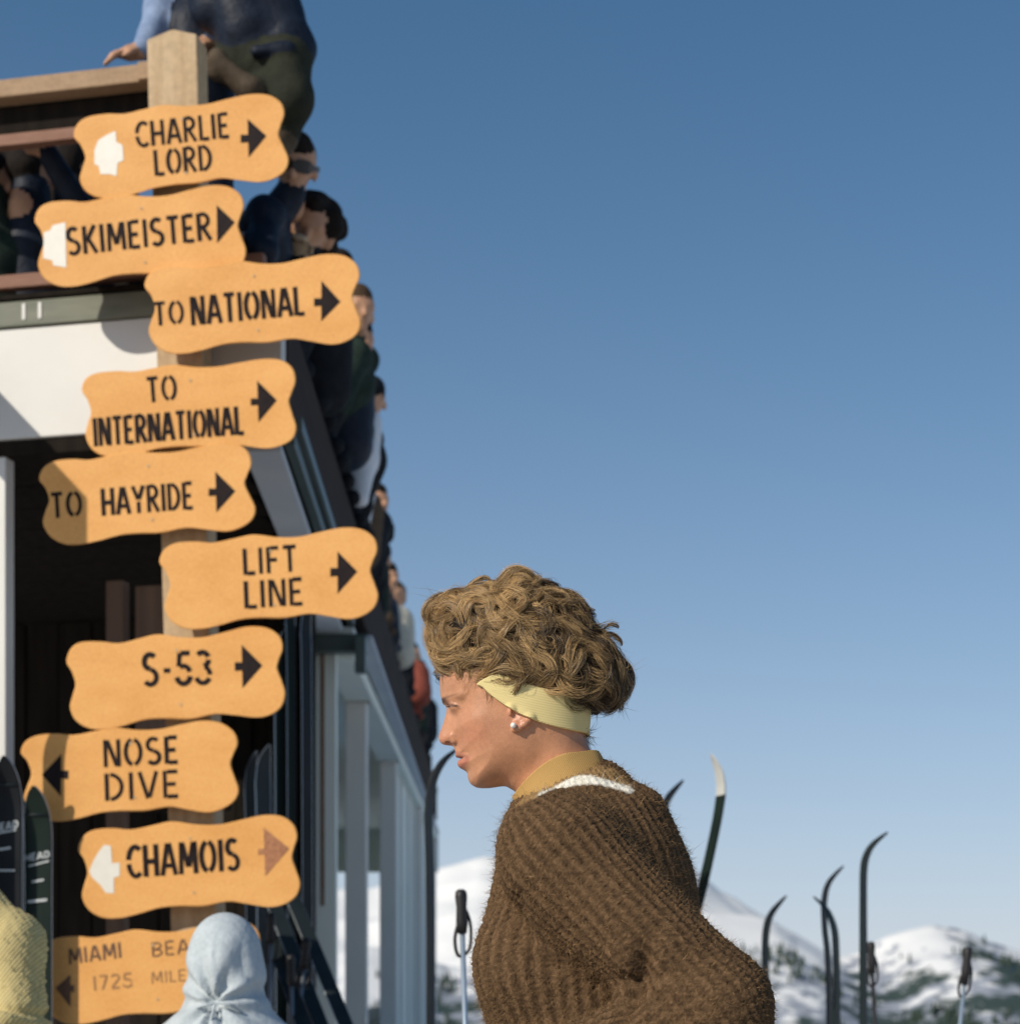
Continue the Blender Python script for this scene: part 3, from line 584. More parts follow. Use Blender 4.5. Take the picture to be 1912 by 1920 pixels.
# pearl earring
pe = WP(962, 1374); pe[1] = Y0-.0765
V, Fc = loft([np.array([pe+.0044*np.array([math.sin(a)*math.cos(b), math.sin(a)*math.sin(b), math.cos(a)]) for b in np.linspace(0, 2*math.pi, 12, False)]) for a in np.linspace(.05, 3.09, 9)])
mesh('pearl_earring', V, [f[::-1] for f in Fc], mat('pearl', (.80,.74,.66), rough=.18, spec=.7), woman)
# headband: the head surface pushed out, cut by the band's outline
def shell(name, polys, off, inner, m, parent, colf=None, ribs=None):
    Fd, X, Yw, Z, h = HF; GX, GZ = np.meshgrid(X, Z, indexing='ij'); r = seg_sdf(polys, GX/SP+CX, HY-(GZ-CZ)/SP)*SP
    G = np.maximum(np.maximum(Fd-off, -(Fd-inner)), r[:,None,:]).astype(np.float32); V, Q = nets(G, (X[0], Yw[0], Z[0]), h)
    if ribs: V = ribs(V)
    return mesh(name, V, Q, m, parent, True, col=None if colf is None else colf(V))
def knit(name, c1, c2, period, ang, rough=.75, bump=.5):
    """fine ribbed knit: woven lines as bump and colour"""
    m, t, b = newmat(name); N = t.nodes.new; L = t.links.new; b.inputs['Roughness'].default_value = rough; b.inputs['Specular IOR Level'].default_value = .2
    tc = N('ShaderNodeTexCoord'); mp = N('ShaderNodeMapping'); mp.inputs['Rotation'].default_value = (0, ang, 0); L(tc.outputs['Object'], mp.inputs['Vector'])
    wv = N('ShaderNodeTexWave'); wv.bands_direction = 'Z'; wv.inputs['Scale'].default_value = .314/period; wv.inputs['Distortion'].default_value = .6; wv.inputs['Detail'].default_value = 2; L(mp.outputs[0], wv.inputs['Vector'])
    mx = N('ShaderNodeMix'); mx.data_type = 'RGBA'; mx.inputs[6].default_value = (*c1, 1); mx.inputs[7].default_value = (*c2, 1); L(wv.outputs[0], mx.inputs[0]); L(mx.outputs[2], b.inputs['Base Color'])
    bp = N('ShaderNodeBump'); bp.inputs['Strength'].default_value = bump; bp.inputs['Distance'].default_value = .0012; L(wv.outputs[0], bp.inputs['Height']); L(bp.outputs[0], b.inputs['Normal']); return m
hb = [(896,1296),(930,1280),(960,1288),(1004,1303),(1072,1316),(1130,1333),(1130,1381),(1096,1379.5),(1071,1378.6),(1031,1372),(990,1359.6),(955,1342),(922.5,1319),(906,1303)]
shell('headband', cr(hb, 4, True), .0062, -.002, knit('yellow_knit', (.70,.56,.25), (.74,.60,.27), .0024, .16, bump=.22), woman)
# ------------------------------------------------------------------ her clothes
k_ = SP
def arm_prims(sg):
    y = lambda d: sg*d
    sh, el, wr = WP(1052,1612,y(.165)), WP(1338,1890,y(.225)), WP(1010,2035,y(.21))
    return [C(sh, el, .083, .079, 1, .035), E(WP(1048,1602,y(.150)), (.078,.072,.080), 1, k=.05), C(el, wr, .071, .056, 2, .030), C(WP(1372,1935,y(.225)), WP(1330,1960,y(.225)), .05, .05, 2, .03)]
TOR = [E(WP(1092,1610), (.115,.165,.090), 0, roty(.25)), E(WP(1110,1700), (.150,.172,.165), 0, roty(.15), .05), E(WP(1165,1680), (.090,.150,.150), 0, roty(-.42), .05),
       E(WP(1085,1850), (.145,.160,.185), 0, None, .05), E(WP(985,1812,-.075), (.072,.075,.075), 0, None, .05), E(WP(985,1812,.075), (.072,.075,.075), 0, None, .05),
       E(WP(1130,2010), (.150,.165,.155), 0, None, .05), C(WP(1060,1535), WP(1085,1580), .072, .105, 0, .05), C(WP(1110,1500), WP(1130,1540), .058, .085, 0, .05)]
SWP = TOR+arm_prims(-1)+arm_prims(1)
M['mohair'] = vcmat('brown_mohair_knit', rough=.9, spec=.1, bump=.6, bscale=260, mottle=[(130,.5),(420,.5)])
BR = np.array([.100,.059,.030])
def sweater():
    h = .0036; V, Q = solid(SWP, h, .03)
    nrm = np.zeros_like(V); a = V[Q]; fn = np.cross(a[:,2]-a[:,0], a[:,3]-a[:,1])
    for q in range(4): np.add.at(nrm, Q[:,q], fn)
    nrm /= np.linalg.norm(nrm, axis=1)[:,None]+1e-12
    p = (V[:,0],V[:,1],V[:,2]); D = np.stack([prim_d(q, p) for q in SWP], 1); wt = np.exp(-np.maximum(D-D.min(1)[:,None], 0)/.012)
    kk = np.array([q[5] for q in SWP]); sgn = np.sign(V[:,1]-Y0)
    # rib coordinate: round the arm on the sleeves, round the body on the trunk
    def around(A, B, sw=0.0):
        d = (B-A)/np.linalg.norm(B-A); r = V-A; r = r-np.outer(r@d, d); e1 = np.cross(d, [0,1.,0]); e1 /= np.linalg.norm(e1); e2 = np.cross(d, e1)
        return np.arctan2(r@e2, r@e1)
    disp = np.zeros(len(V)); tot = np.zeros(len(V))
    for sg in (-1, 1):
        sh, el, wr = WP(1030,1560,sg*.15), WP(1338,1890,sg*.225), WP(1010,2035,sg*.21)
        for kind, (A, B), r, nn in ((1, (sh, el), .083, 30), (2, (el, wr), .065, 24)):
            w = wt[:, kk == kind].max(1)*(sgn == sg); disp += w*np.cos(around(A, B)*nn); tot += w
    A, B = WP(1075,1560), WP(1120,2000); w = wt[:, kk == 0].max(1); disp += w*np.cos(around(A, B)*50); tot += w
    rib = disp/np.maximum(tot, 1e-6)
    r = np.random.default_rng(3); big = sum(np.sin(V@(r.normal(size=3)*s)+r.uniform(0,6))*(14/s) for s in (14, 19, 27, 40, 60))
    # folds fanning out of the elbow crook and from the armpit
    for cx, cy, nfold, amp, rad in ((1205,1845,5,.004,.09),):
        c = WP(cx, cy, -.26); vx, vz = V[:,0]-c[0], V[:,2]-c[2]; rr = np.hypot(vx, vz); V = V+nrm*(amp*np.cos(np.arctan2(vz, vx)*nfold+1.0)*np.exp(-(rr/rad)**2)*np.clip(rr/.02, 0, 1)*(V[:,1] < Y0-.06))[:,None]
    c = WP(1196,1845,-.28); dd = ((V[:,0]-c[0]-.30*(V[:,2]-c[2]))/.016)**2+((V[:,2]-c[2])/.052)**2; V = V-nrm*(.020*np.exp(-dd)*(V[:,1] < Y0-.1))[:,None]
    st_ = sum(np.cos((V@q_)*2*math.pi/.0062) for q_ in (np.array([.72,.1,-.69]), np.array([.1,.3,-.95])))
    V = V+nrm*(.0015*rib+.0004*st_*(1+rib)+.0016*big+.0008*r.normal(size=len(V)))[:,None]
    # stripes round the neckline, by distance from the neck
    na, nb = WP(1036,1400), WP(1100,1560); dax = (nb-na)/np.linalg.norm(nb-na); q = V-na; ax_ = q@dax; rad = np.linalg.norm((q-np.outer(ax_, dax))*np.array([1,.92,1]), axis=1)
    u = V[:,0]/(Y0-.05)*F+CX; t = HY-(V[:,2]-CZ)*F/(Y0-.05)
    # shallow valley from the armpit down the side of the chest
    vl = seg_sdf([(968,1690),(985,1760),(1010,1800),(1040,1815),(1008,1802),(982,1762)], V[:,0]/(Y0-.15)*F+CX, HY-(V[:,2]-CZ)*F/(Y0-.15)); V = V-nrm*(.007*np.exp(-(np.maximum(vl,0)/16.)**2)*(V[:,1] < Y0-.05))[:,None]
    col = np.tile(BR, (len(V),1))*(1+.55*rib[:,None]*.5+.20*st_[:,None]*.5+.35*r.normal(size=len(V))[:,None]*.5); col = np.clip(col, .01, 1)
    stripe = cr([(1005,1512),(1022,1490),(1061,1466),(1093,1456),(1132,1464),(1180,1478),(1180,1492),(1150,1483),(1113,1476),(1067,1480),(1035,1494)], 4, True)
    inner = cr([(960,1530),(985,1490),(1030,1465),(1093,1438),(1150,1440),(1185,1478),(1132,1464),(1093,1456),(1061,1466),(1022,1490),(1005,1513)], 4, True)
    ws = np.clip(.5-seg_sdf(stripe, u, t)/3, 0, 1)[:,None]; wi = np.clip(.5-seg_sdf(inner, u, t)/3, 0, 1)[:,None]
    col = col*(1-wi)+np.array([.26,.16,.07])*wi; col = col*(1-ws)+np.array([.74,.70,.60])*ws
    mesh('sweater', V, Q, M['mohair'], woman, True, col=col); return V, nrm, col, Q, rib
SWV, SWN, SWC, SWQ, SWR = sweater()
shell('turtleneck', cr([(958,1500),(966,1489),(990,1464),(1018,1441),(1052,1424),(1085,1418),(1135,1410),(1190,1440),(1190,1500),(1130,1530),(1000,1560),(960,1545)], 4, True), .0095, -.002, knit('mustard_knit', (.46,.27,.085), (.52,.315,.11), .0026, 1.05), woman)
# ------------------------------------------------------------------ strands
def strands(name, paths, rad, cols, m, parent, taper=True):
    """paths (n, k, 3) -> one mesh of three-sided tubes"""
    n, k, _ = paths.shape; t = np.gradient(paths, axis=1); t /= np.linalg.norm(t, axis=2, keepdims=True)+1e-12
    ref = np.array([.31,.83,.46]); a = np.cross(t, ref); a /= np.linalg.norm(a, axis=2, keepdims=True)+1e-12; b = np.cross(t, a)
    rr = np.broadcast_to(np.asarray(rad, float).reshape(-1, 1), (n, k)).copy()
    if taper: rr *= np.interp(np.linspace(0, 1, k), [0, .6, 1], [1, .9, .15])
    ring = [paths+rr[...,None]*(a*math.cos(w)+b*math.sin(w)) for w in (0, 2.0944, 4.1888)]
    V = np.stack(ring, 2).reshape(-1, 3); i = np.arange(n)[:,None,None]*k*3+np.arange(k-1)[None,:,None]*3; j = np.arange(3)[None,None,:]; j2 = (j+1) % 3
    Q = np.stack([i+j, i+j2, i+3+j2, i+3+j], -1).reshape(-1, 4); c = np.repeat(cols, k*3, 0)
    return mesh(name, V, Q, m, parent, True, col=c)
# mohair fuzz standing off the sweater
def fuzz():
    r = np.random.default_rng(5); ok = np.where((SWV[:,2] > .90))[0]; w = np.where(SWV[ok,1] < Y0+.12, 1.0, .25); ix = r.choice(ok, 50000, p=w/w.sum())
    p0 = SWV[ix]+r.normal(size=(len(ix),3))*.0012; n = SWN[ix]; d = n*r.uniform(.25, .9, (len(ix),1))+r.normal(size=n.shape)*.55; d[:,2] -= .25; d /= np.linalg.norm(d, axis=1)[:,None]
    L = r.gamma(3.0, .0019, (len(ix),1)); L = np.clip(L*1.15, .002, .020); bend = r.normal(size=n.shape)*.5
    s = np.linspace(0, 1, 3)[None,:,None]; path = p0[:,None]+(L*d)[:,None]*s+(L*bend)[:,None]*s**2*.6
    c = SWC[ix]*r.uniform(.6, 1.6, (len(ix),1))+np.array([.24,.145,.062])*r.uniform(0, 1.2, (len(ix),1))**2
    strands('fuzz', path, r.uniform(.00011, .00022, len(ix)), np.clip(c, 0, .9), M['mohair'], bpy.data.objects['sweater'])
fuzz()
# trousers and boots, mostly below the picture
M['ski_pants'] = mat('dark_ski_pants', (.02,.022,.03), (.03,.032,.04), rough=.8, scale=30)
M['boot'] = mat('black_boot_leather', (.015,.013,.012), (.03,.025,.02), rough=.4, scale=12)
hipL, hipR = WP(1140,2080,-.09), WP(1140,2080,.09); ft = [np.array([hipL[0]-.10, Y0-.10, .09]), np.array([hipL[0]+.14, Y0+.10, .09])]
pr = [E(WP(1140,2060), (.145,.165,.13))]
for hp, f in zip((hipL, hipR), ft):
    kn = (hp+f)/2+np.array([-.05,0,.02]); pr += [C(hp, kn, .095, .066), C(kn, f+np.array([0,0,.10]), .064, .048), C(f+np.array([0,0,.12]), f, .055, .05, 1), C(f+np.array([.03,0,-.035]), f+np.array([-.17,0,-.045]), .045, .038, 1)]
body('trousers', pr, [M['ski_pants'], M['boot']], woman, .014)
# ------------------------------------------------------------------ her hair: a dark cap with curling locks of strands on it
HTOP = [(818,1213),(812,1190),(812,1165),(808,1152),(822,1134),(845,1125),(872,1117),(905,1105),(935,1103),(955,1091),(972,1084),(992,1089),(1012,1102),(1034,1111),(1058,1121),(1082,1142),(1098,1158),(1108,1180),(1118,1196),(1138,1210),(1150,1235),(1166,1262),(1167,1284),(1161,1307),(1150,1324)]
HAIRP = cr([(823,1245)]+HTOP+[(1122,1345),(1098,1375),(1000,1372),(920,1340),(872,1312),(840,1282)], 5, True)
HREG = cr([(815,1246)]+[(p[0]*1.04-40, p[1]-20) if p[0] < 990 else (p[0]+25, p[1]-10) for p in HTOP]+[(1160,1338),(1118,1337),(1101,1328),(1071.5,1316),(1031,1306),(998,1298),(958,1289),(915,1300),(893,1292),(868,1267),(849,1254)], 5, True)
HAIR = Inflated(HAIRP, [(830,1180,60),(850,1230,62),(880,1140,66),(960,1110,62),(960,1200,84),(1050,1150,70),(1060,1250,84),(900,1260,73),(880,1290,68),(930,1310,71),(980,1280,79),(845,1262,60),(1110,1220,66),(1140,1280,52),(1110,1320,56),(1150,1310,42),(825,1235,55)], 780, 1200, 1060, 1350, 2.0, 2)
M['hair'] = vcmat('brown_curly_hair', rough=.33, spec=.42)
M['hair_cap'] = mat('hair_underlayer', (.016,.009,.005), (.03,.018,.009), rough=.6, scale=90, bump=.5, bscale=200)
def hair():
    r = np.random.default_rng(12); s = HAIR; h = s.st*SP; ny = int(.21/h)|1; ys = (np.arange(ny)-ny//2)*h
    Wc = s.W-.0006
    rg = seg_sdf(HREG, s.GX, s.GY)*SP*.12
    V, Q = nets(np.maximum(ys[None,:,None]**2-Wc[:,None,:], rg[:,None,:]).astype(np.float32), ((s.px[0]-CX)*SP, Y0+ys[0], CZ+(HY-s.py[0])*SP), h)
    lump = sum(np.sin(V@(r.normal(size=3)*q)+r.uniform(0,6))*(80/q) for q in (80, 110, 150, 210))
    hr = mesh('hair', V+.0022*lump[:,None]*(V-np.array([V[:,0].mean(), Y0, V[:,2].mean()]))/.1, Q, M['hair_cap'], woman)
    def proj(p):
        for _ in range(4):
            g = s.grad(p); p = p-(s.f(p)/np.maximum((g*g).sum(-1), 1e-7))[:,None]*g*.8
        return p
    def nor(p):
        g = s.grad(p); return g/(np.linalg.norm(g, axis=-1, keepdims=True)+1e-9)
    # seeds over the cap, more on the side in view
    N = 520; sx = []; 
    vi = r.choice(len(V), 9000); cand = V[vi]; keep = []
    for c in cand:
        if len(keep) >= N: break
        if c[1] > Y0+.02 and r.random() < .45 or abs(s.f(c[None])[0]) > .002: continue
        if all(np.dot(c-q, c-q) > .0108**2 for q in keep): keep.append(c)
    p = proj(np.array(keep)); N = len(p); n = nor(p)
    px = p[:,0]/SP+CX; py = HY-(p[:,2]-CZ)/SP
    # sweep: back and down from the parting, turned up at the forehead
    base = np.stack([np.where(px < 880, -.5, .75), np.zeros(N), np.where(px < 880, .25, -.55)], 1)+r.normal(size=(N,3))*.6
    t = base-n*(base*n).sum(1)[:,None]; t /= np.linalg.norm(t, axis=1)[:,None]
    K = 13; length = r.uniform(.034, .085, N); ds = length/(K-1); kap0 = r.uniform(4, 26, N); kap1 = r.uniform(35, 120, N); sg = np.where(r.random(N) < .68, 1, -1)*np.where(p[:,1] < Y0, 1, -1)
    pts = []; ts = []; ns = []; arch = r.uniform(.001, .013, N)
    for k in range(K):
        q = k/(K-1); lift = .0015+arch*np.sin(math.pi*min(q*1.15, 1))**1.0
        pts.append(p+n*lift[:,None]); ts.append(t.copy()); ns.append(n.copy())
        ang = sg*(kap0+(kap1-kap0)*q**1.6)*ds; ca, sa = np.cos(ang)[:,None], np.sin(ang)[:,None]
        t = t*ca+np.cross(n, t)*sa; p = proj(p+t*ds[:,None]); n = nor(p); t = t-n*(t*n).sum(1)[:,None]; t /= np.linalg.norm(t, axis=1)[:,None]
    pts, ts, ns = (np.stack(a, 1) for a in (pts, ts, ns))
    low = (HY-(pts[:,:,2]-CZ)/SP).max(1); okl = low < np.where(px > 1060, 1338, 1322); pts, ts, ns, px, py = pts[okl], ts[okl], ns[okl], px[okl], py[okl]; N = len(px); bs = np.cross(ns, ts)
    S = 29; wid = r.uniform(.004, .0105, N); allp = []; cols = []; rads = []
    prof = np.interp(np.linspace(0, 1, K), [0, .3, .75, 1], [.8, 1, .85, .35])
    tone = np.clip(r.beta(.5, .85, N)+.15*(px < 980)-.35*(px > 1070), 0, 1)  # sun side lightened and shaded back darkened in the strand colour
    for j in range(S):
        a = r.uniform(-1, 1, N); c = r.normal(size=N)*.45; ph = r.uniform(0, 6.3, N); fl = r.normal(size=N)*.32; q = np.linspace(0, 1, K)
        offb = (a[:,None]*prof+fl[:,None]*q**2*1.2+.16*np.sin(ph[:,None]+q*7))*wid[:,None]; offn = ((c+.35*(1-a*a))[:,None]*prof)*wid[:,None]*.5
        allp.append(pts+bs*offb[...,None]+ns*offn[...,None]+ts*(r.uniform(-.008, .008, N))[:,None,None])
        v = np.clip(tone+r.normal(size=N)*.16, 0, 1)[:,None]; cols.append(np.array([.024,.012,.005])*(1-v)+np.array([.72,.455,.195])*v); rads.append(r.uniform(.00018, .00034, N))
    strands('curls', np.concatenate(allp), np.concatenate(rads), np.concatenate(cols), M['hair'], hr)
    # the large curls one can pick out, drawn as centre lines on the side of the head
    big = [([(170,540),(190,650),(250,740),(340,770),(420,720),(430,640)],8,.7),([(205,470),(225,600),(285,690),(370,690),(385,600)],7,.55),([(370,360),(280,320),(180,355),(118,425)],8,.45),([(350,420),(260,370),(190,400),(150,470)],6,.6),
     ([(390,300),(470,240),(560,195),(610,225)],7,.5),([(640,220),(710,150),(790,135),(880,180),(940,220)],10,.6),([(600,300),(720,310),(800,370),(800,440),(720,480),(640,450)],8,.8),([(800,470),(760,540),(680,570),(580,560),(490,540)],8,.75),
     ([(860,360),(960,310),(1060,330),(1110,390),(1125,450)],8,.65),([(1000,260),(1120,290),(1220,370),(1290,480)],9,.5),([(850,612),(920,600),(1000,570),(1080,560),(1160,580),(1190,640),(1150,700),(1070,720)],5,.95),([(790,590),(830,680),(900,760),(980,800),(1010,870),(960,930),(860,965)],10,.7),
     ([(1190,700),(1180,790),(1130,870),(1050,965)],9,.65),([(450,790),(540,720),(620,715)],6,.7),([(380,830),(480,790),(580,810)],7,.55),([(1290,560),(1390,520),(1475,512)],7,.1),([(1300,580),(1410,585),(1495,635)],8,.25),([(1230,560),(1340,640),(1460,740),(1540,850),(1510,980),(1420,1080)],9,.25),
     ([(1250,700),(1350,800),(1400,920),(1350,1040)],9,.15),([(640,650),(720,590),(810,490)],5,.8),([(540,560),(440,590),(400,680),(450,780)],7,.6),([(700,690),(640,800),(550,870)],8,.6),([(340,470),(380,380),(460,350),(560,370),(600,450),(530,510)],8,.65),([(600,430),(520,400),(450,430),(430,500)],6,.7),
     ([(900,470),(960,420),(1050,430),(1100,500)],7,.35),([(1130,420),(1220,500),(1260,600)],8,.3),([(560,880),(680,840),(780,870),(860,900)],8,.5),([(480,900),(600,930),(720,915)],7,.55),([(1050,770),(1100,800),(1110,870),(1060,920)],6,.55),([(1180,960),(1240,1020),(1330,1070),(1420,1090)],8,.15),([(820,640),(900,680),(960,740),(930,800)],6,.7),([(250,600),(290,560),(340,580),(330,650)],5,.5)]
    ap = []; ac = []
    for ln, wd_, tn in big:
        q = cr(np.array(ln)/3.692+np.array([760,1040]), 8); q = q[np.linspace(0, len(q)-1, 16).round().astype(int)]; X = (q[:,0]-CX)*SP; Z = CZ+(HY-q[:,1])*SP
        W = np.sqrt(np.maximum(s.w(X, Z), .0)); tt = np.linspace(0, 1, 16); c0 = np.stack([X, Y0-W-.002, Z], 1); nn = s.grad(c0); nn[:,1] = np.minimum(nn[:,1], -.02); nn /= np.linalg.norm(nn, axis=1)[:,None]
        c0 += nn*(.000+.007*np.sin(math.pi*tt))[:,None]; tg = np.gradient(c0, axis=0); tg /= np.linalg.norm(tg, axis=1)[:,None]; bb = np.cross(nn, tg); pf = np.interp(tt, [0,.25,.8,1], [.5,1,.8,.2])
        for _ in range(105):
            a = r.uniform(-1, 1); w = wd_*SP*1.05; fl = r.normal()*.45; c = r.normal()*.5; sh = r.uniform(-.10, .12); t2 = np.clip(tt+sh*tt, 0, 1.0)
            pth = np.stack([np.interp(t2, tt, c0[:,k]) for k in range(3)], 1)
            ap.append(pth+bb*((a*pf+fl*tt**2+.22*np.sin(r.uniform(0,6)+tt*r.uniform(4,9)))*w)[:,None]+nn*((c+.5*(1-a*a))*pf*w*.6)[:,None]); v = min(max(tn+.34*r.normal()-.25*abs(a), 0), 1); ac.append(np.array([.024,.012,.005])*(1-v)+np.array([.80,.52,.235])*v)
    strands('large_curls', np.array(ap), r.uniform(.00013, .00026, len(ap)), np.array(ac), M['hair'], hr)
    fp = []; fc = []; ids = r.integers(0, N, 2400)
    for i_ in ids:
        o3 = r.normal(size=3)*.0035; sc_ = r.uniform(.6, 1.25); q = np.linspace(0, 1, K)[:,None]; fr = (r.normal(size=3)*.005)*q**2+(r.normal(size=3)*.0016)*np.sin(q*r.uniform(5,14)+r.uniform(0,6))
        fp.append(pts[i_]*1.0+ns[i_]*r.uniform(.0, .006)+o3+fr); v = np.clip(r.beta(1.3,1.6)+.12*(px[i_] < 960)-.2*(px[i_] > 1090), 0, 1); fc.append(np.array([.024,.012,.005])*(1-v)+np.array([.80,.52,.235])*v)  # same sunlit front and shaded back put into the loose strand colour
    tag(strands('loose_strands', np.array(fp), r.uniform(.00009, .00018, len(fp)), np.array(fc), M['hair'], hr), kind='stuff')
    # flyaway wisps at the outline, the nape tuft and the temple
    W = []; wc = []
    for (x, y, dx, dy, nn, ln, sp) in ((822,1134,-22,-10,20,22,.5),(812,1160,-16,-2,16,16,.6),(835,1124,-12,-10,12,18,.7),(915,1104,-6,-10,12,14,.7),(960,1090,4,-9,18,12,.7),(1060,1122,10,-10,16,13,.6),(1106,1184,40,-6,90,44,.10),(1112,1198,38,10,80,42,.12),(1165,1262,12,-4,22,20,.6),(1160,1318,8,14,26,20,.6),(1120,1330,-2,14,18,16,.6),(1097,1378,17,4,30,20,.35),(1098,1384,13,20,30,24,.35),(1096,1376,18,-10,14,18,.3),(902,1290,8,14,26,26,.5),(922,1310,6,22,18,20,.4),(882,1278,14,12,22,22,.5)):
        face = x < 930 and y > 1270
        for _ in range(nn):
            o = WP(x+r.normal()*4, y+r.normal()*4); 
            if face: o[1] = Y0-math.sqrt(max(float(HEAD.w(np.array([o[0]]), np.array([o[2]]))[0]), 0))-.001
            else: o[1] += r.normal()*.018
            d = np.array([dx, 0, -dy])/math.hypot(dx, dy)+r.normal(size=3)*sp*np.array([1, .15 if face else 1, 1]); cur = r.normal(size=3)*min(1.2, sp*2); L = ln*SP*r.uniform(.5, 1.15); q = np.linspace(0, 1, 8)[:,None]
            if face: cur[1] = .25; d[1] = abs(d[1])*.3
            W.append(o+L*(d*q+cur*q*q*.6)); v = r.uniform(.15, .9) if y < 1340 else r.uniform(0, .25); wc.append(np.array([.05,.028,.012])*(1-v)+np.array([.42,.27,.12])*v)
    tag(strands('wisps', np.array(W), np.full(len(W), .00025), np.array(wc), M['hair'], hr), kind='stuff')
    # brow and lashes
    B = []; 
    for sgn in (-1, 1):
        for _ in range(70):
            x = r.uniform(830, 868); y = 1311-.06*(x-836)+r.normal()*1.6; o = WP(x, y); o[1] = Y0+sgn*(math.sqrt(max(float(HEAD.w(np.array([o[0]]), np.array([o[2]]))[0]), 0))+.0015)
            q = np.linspace(0, 1, 5)[:,None]; B.append(o+.0075*(np.array([.85, sgn*.25, .25])+r.normal(size=3)*.12)*q)
        for k in range(34):
            a = k/33; o = WP(842+a*18, 1330+a*2.5); o[1] = Y0+sgn*(.020+.022*a); q = np.linspace(0, 1, 5)[:,None]; B.append(o+.0062*(np.array([-.8+.5*a, sgn*(.2+.5*a), -.15])*q+np.array([0,0,.35])*q*q))
    strands('brow_and_lashes', np.array(B), np.full(len(B), .00024), np.tile([.035,.018,.010], (len(B),1)), M['hair'], woman)
    settle_all(woman)
def settle_all(root):
    settle(root)
hair()
# ------------------------------------------------------------------ people on the deck and in front of the lodge
M['face'] = mat('weathered_skin', (.46,.24,.14), (.52,.29,.17), rough=.5, scale=30, spec=.3)
CL = {}
def cloth(name, c, c2=None, scale=18, rough=.85):
    if name not in CL: CL[name] = mat(name, c, c2 or tuple(min(x*1.5+.004, 1) for x in c), rough=rough, scale=scale, bump=.35, bscale=45, spec=.15, fine=.2)
    return CL[name]
navy = cloth('navy_nylon', (.007,.010,.018), (.016,.022,.036), rough=.5); black = cloth('black_wool', (.008,.009,.011)); olive = cloth('dark_olive_wool', (.018,.020,.013), (.03,.032,.02)); jeans = cloth('pale_denim', (.16,.22,.34), (.26,.33,.46))
white_c = cloth('white_parka_nylon', (.62,.64,.66), (.72,.73,.74), rough=.6); cream_c = cloth('cream_wool', (.50,.46,.36), (.60,.56,.45)); red_c = cloth('rust_red_wool', (.22,.055,.035), (.30,.08,.05)); brown_c = cloth('brown_tweed', (.07,.045,.028), (.11,.075,.045)); green_c = cloth('dark_green_wool', (.014,.024,.018))
hair_d = cloth('dark_hair', (.010,.008,.007), (.022,.016,.012), scale=60); hair_b = cloth('brown_hair', (.05,.03,.018), (.09,.055,.03), scale=60); glass_d = mat('sunglass_lens', (.006,.006,.008), rough=.15, spec=.6)
leather = cloth('brown_boot_leather', (.06,.042,.026), (.10,.075,.05)); mitt = cloth('tan_mitten_leather', (.42,.30,.19), (.5,.37,.24)); tanh = M['face']
def unit(v): v = np.asarray(v, float); return v/np.linalg.norm(v)
def head_pr(c, f, sk=0, hr=1, style='short', sc=1.0, up=(0,0,1)):
    """head: skull, jaw, nose, brows, ears, neck stub, hair"""
    f = unit(f); up = unit(np.asarray(up, float)); s = np.cross(up, f); up = np.cross(f, s); q = lambda a, b, d: np.asarray(c)+sc*(a*f+b*s+d*up)
    p = [C(q(-.02,0,.015), q(.0,0,.02), .078*sc, .08*sc, sk), C(q(.028,0,.01), q(.045,0,-.075), .06*sc, .036*sc, sk), C(q(.088,0,.005), q(.102,0,-.028), .011*sc, .014*sc, sk, .012),
         C(q(.078,-.035,.018), q(.078,.035,.018), .012*sc, .012*sc, sk, .012), C(q(.0,-.08,-.005), q(-.005,-.08,-.03), .014*sc, .010*sc, sk, .01), C(q(.0,.08,-.005), q(-.005,.08,-.03), .014*sc, .010*sc, sk, .01), C(q(-.02,0,-.05), q(-.035,0,-.15), .052*sc, .058*sc, sk, .02),
         C(q(.075,-.018,-.052), q(.075,.018,-.052), .008*sc, .008*sc, sk, .008)]
    if style == 'short': p += [C(q(-.045,0,.045), q(.015,0,.068), .075*sc, .062*sc, hr, .015), C(q(-.06,0,.0), q(-.055,0,.04), .066*sc, .07*sc, hr, .015)]
    if style == 'curly':
        r = np.random.default_rng(int(abs(c[0]*1000)))
        for _ in range(26):
            a = r.uniform(0, 6.28); e = r.uniform(.15, 1.5); d = np.array([math.cos(a)*math.cos(e), math.sin(a)*math.cos(e), math.sin(e)])
            if d[0] > .55 and d[2] < .6: d[0] *= -.6
            p.append(C(q(d[0]*.085-.015, d[1]*.092, d[2]*.085+.02), q(d[0]*.09-.015, d[1]*.1, d[2]*.09+.02), .038*sc, .034*sc, hr, .01))
        p += [C(q(-.05,-.07,-.04), q(-.05,.07,-.04), .045*sc, .045*sc, hr, .02)]
    if style == 'cap': p += [C(q(-.035,0,.05), q(.03,0,.06), .084*sc, .076*sc, hr, .012), C(q(.06,-.035,.045), q(.06,.035,.045), .03*sc, .03*sc, hr, .012)]
    return p
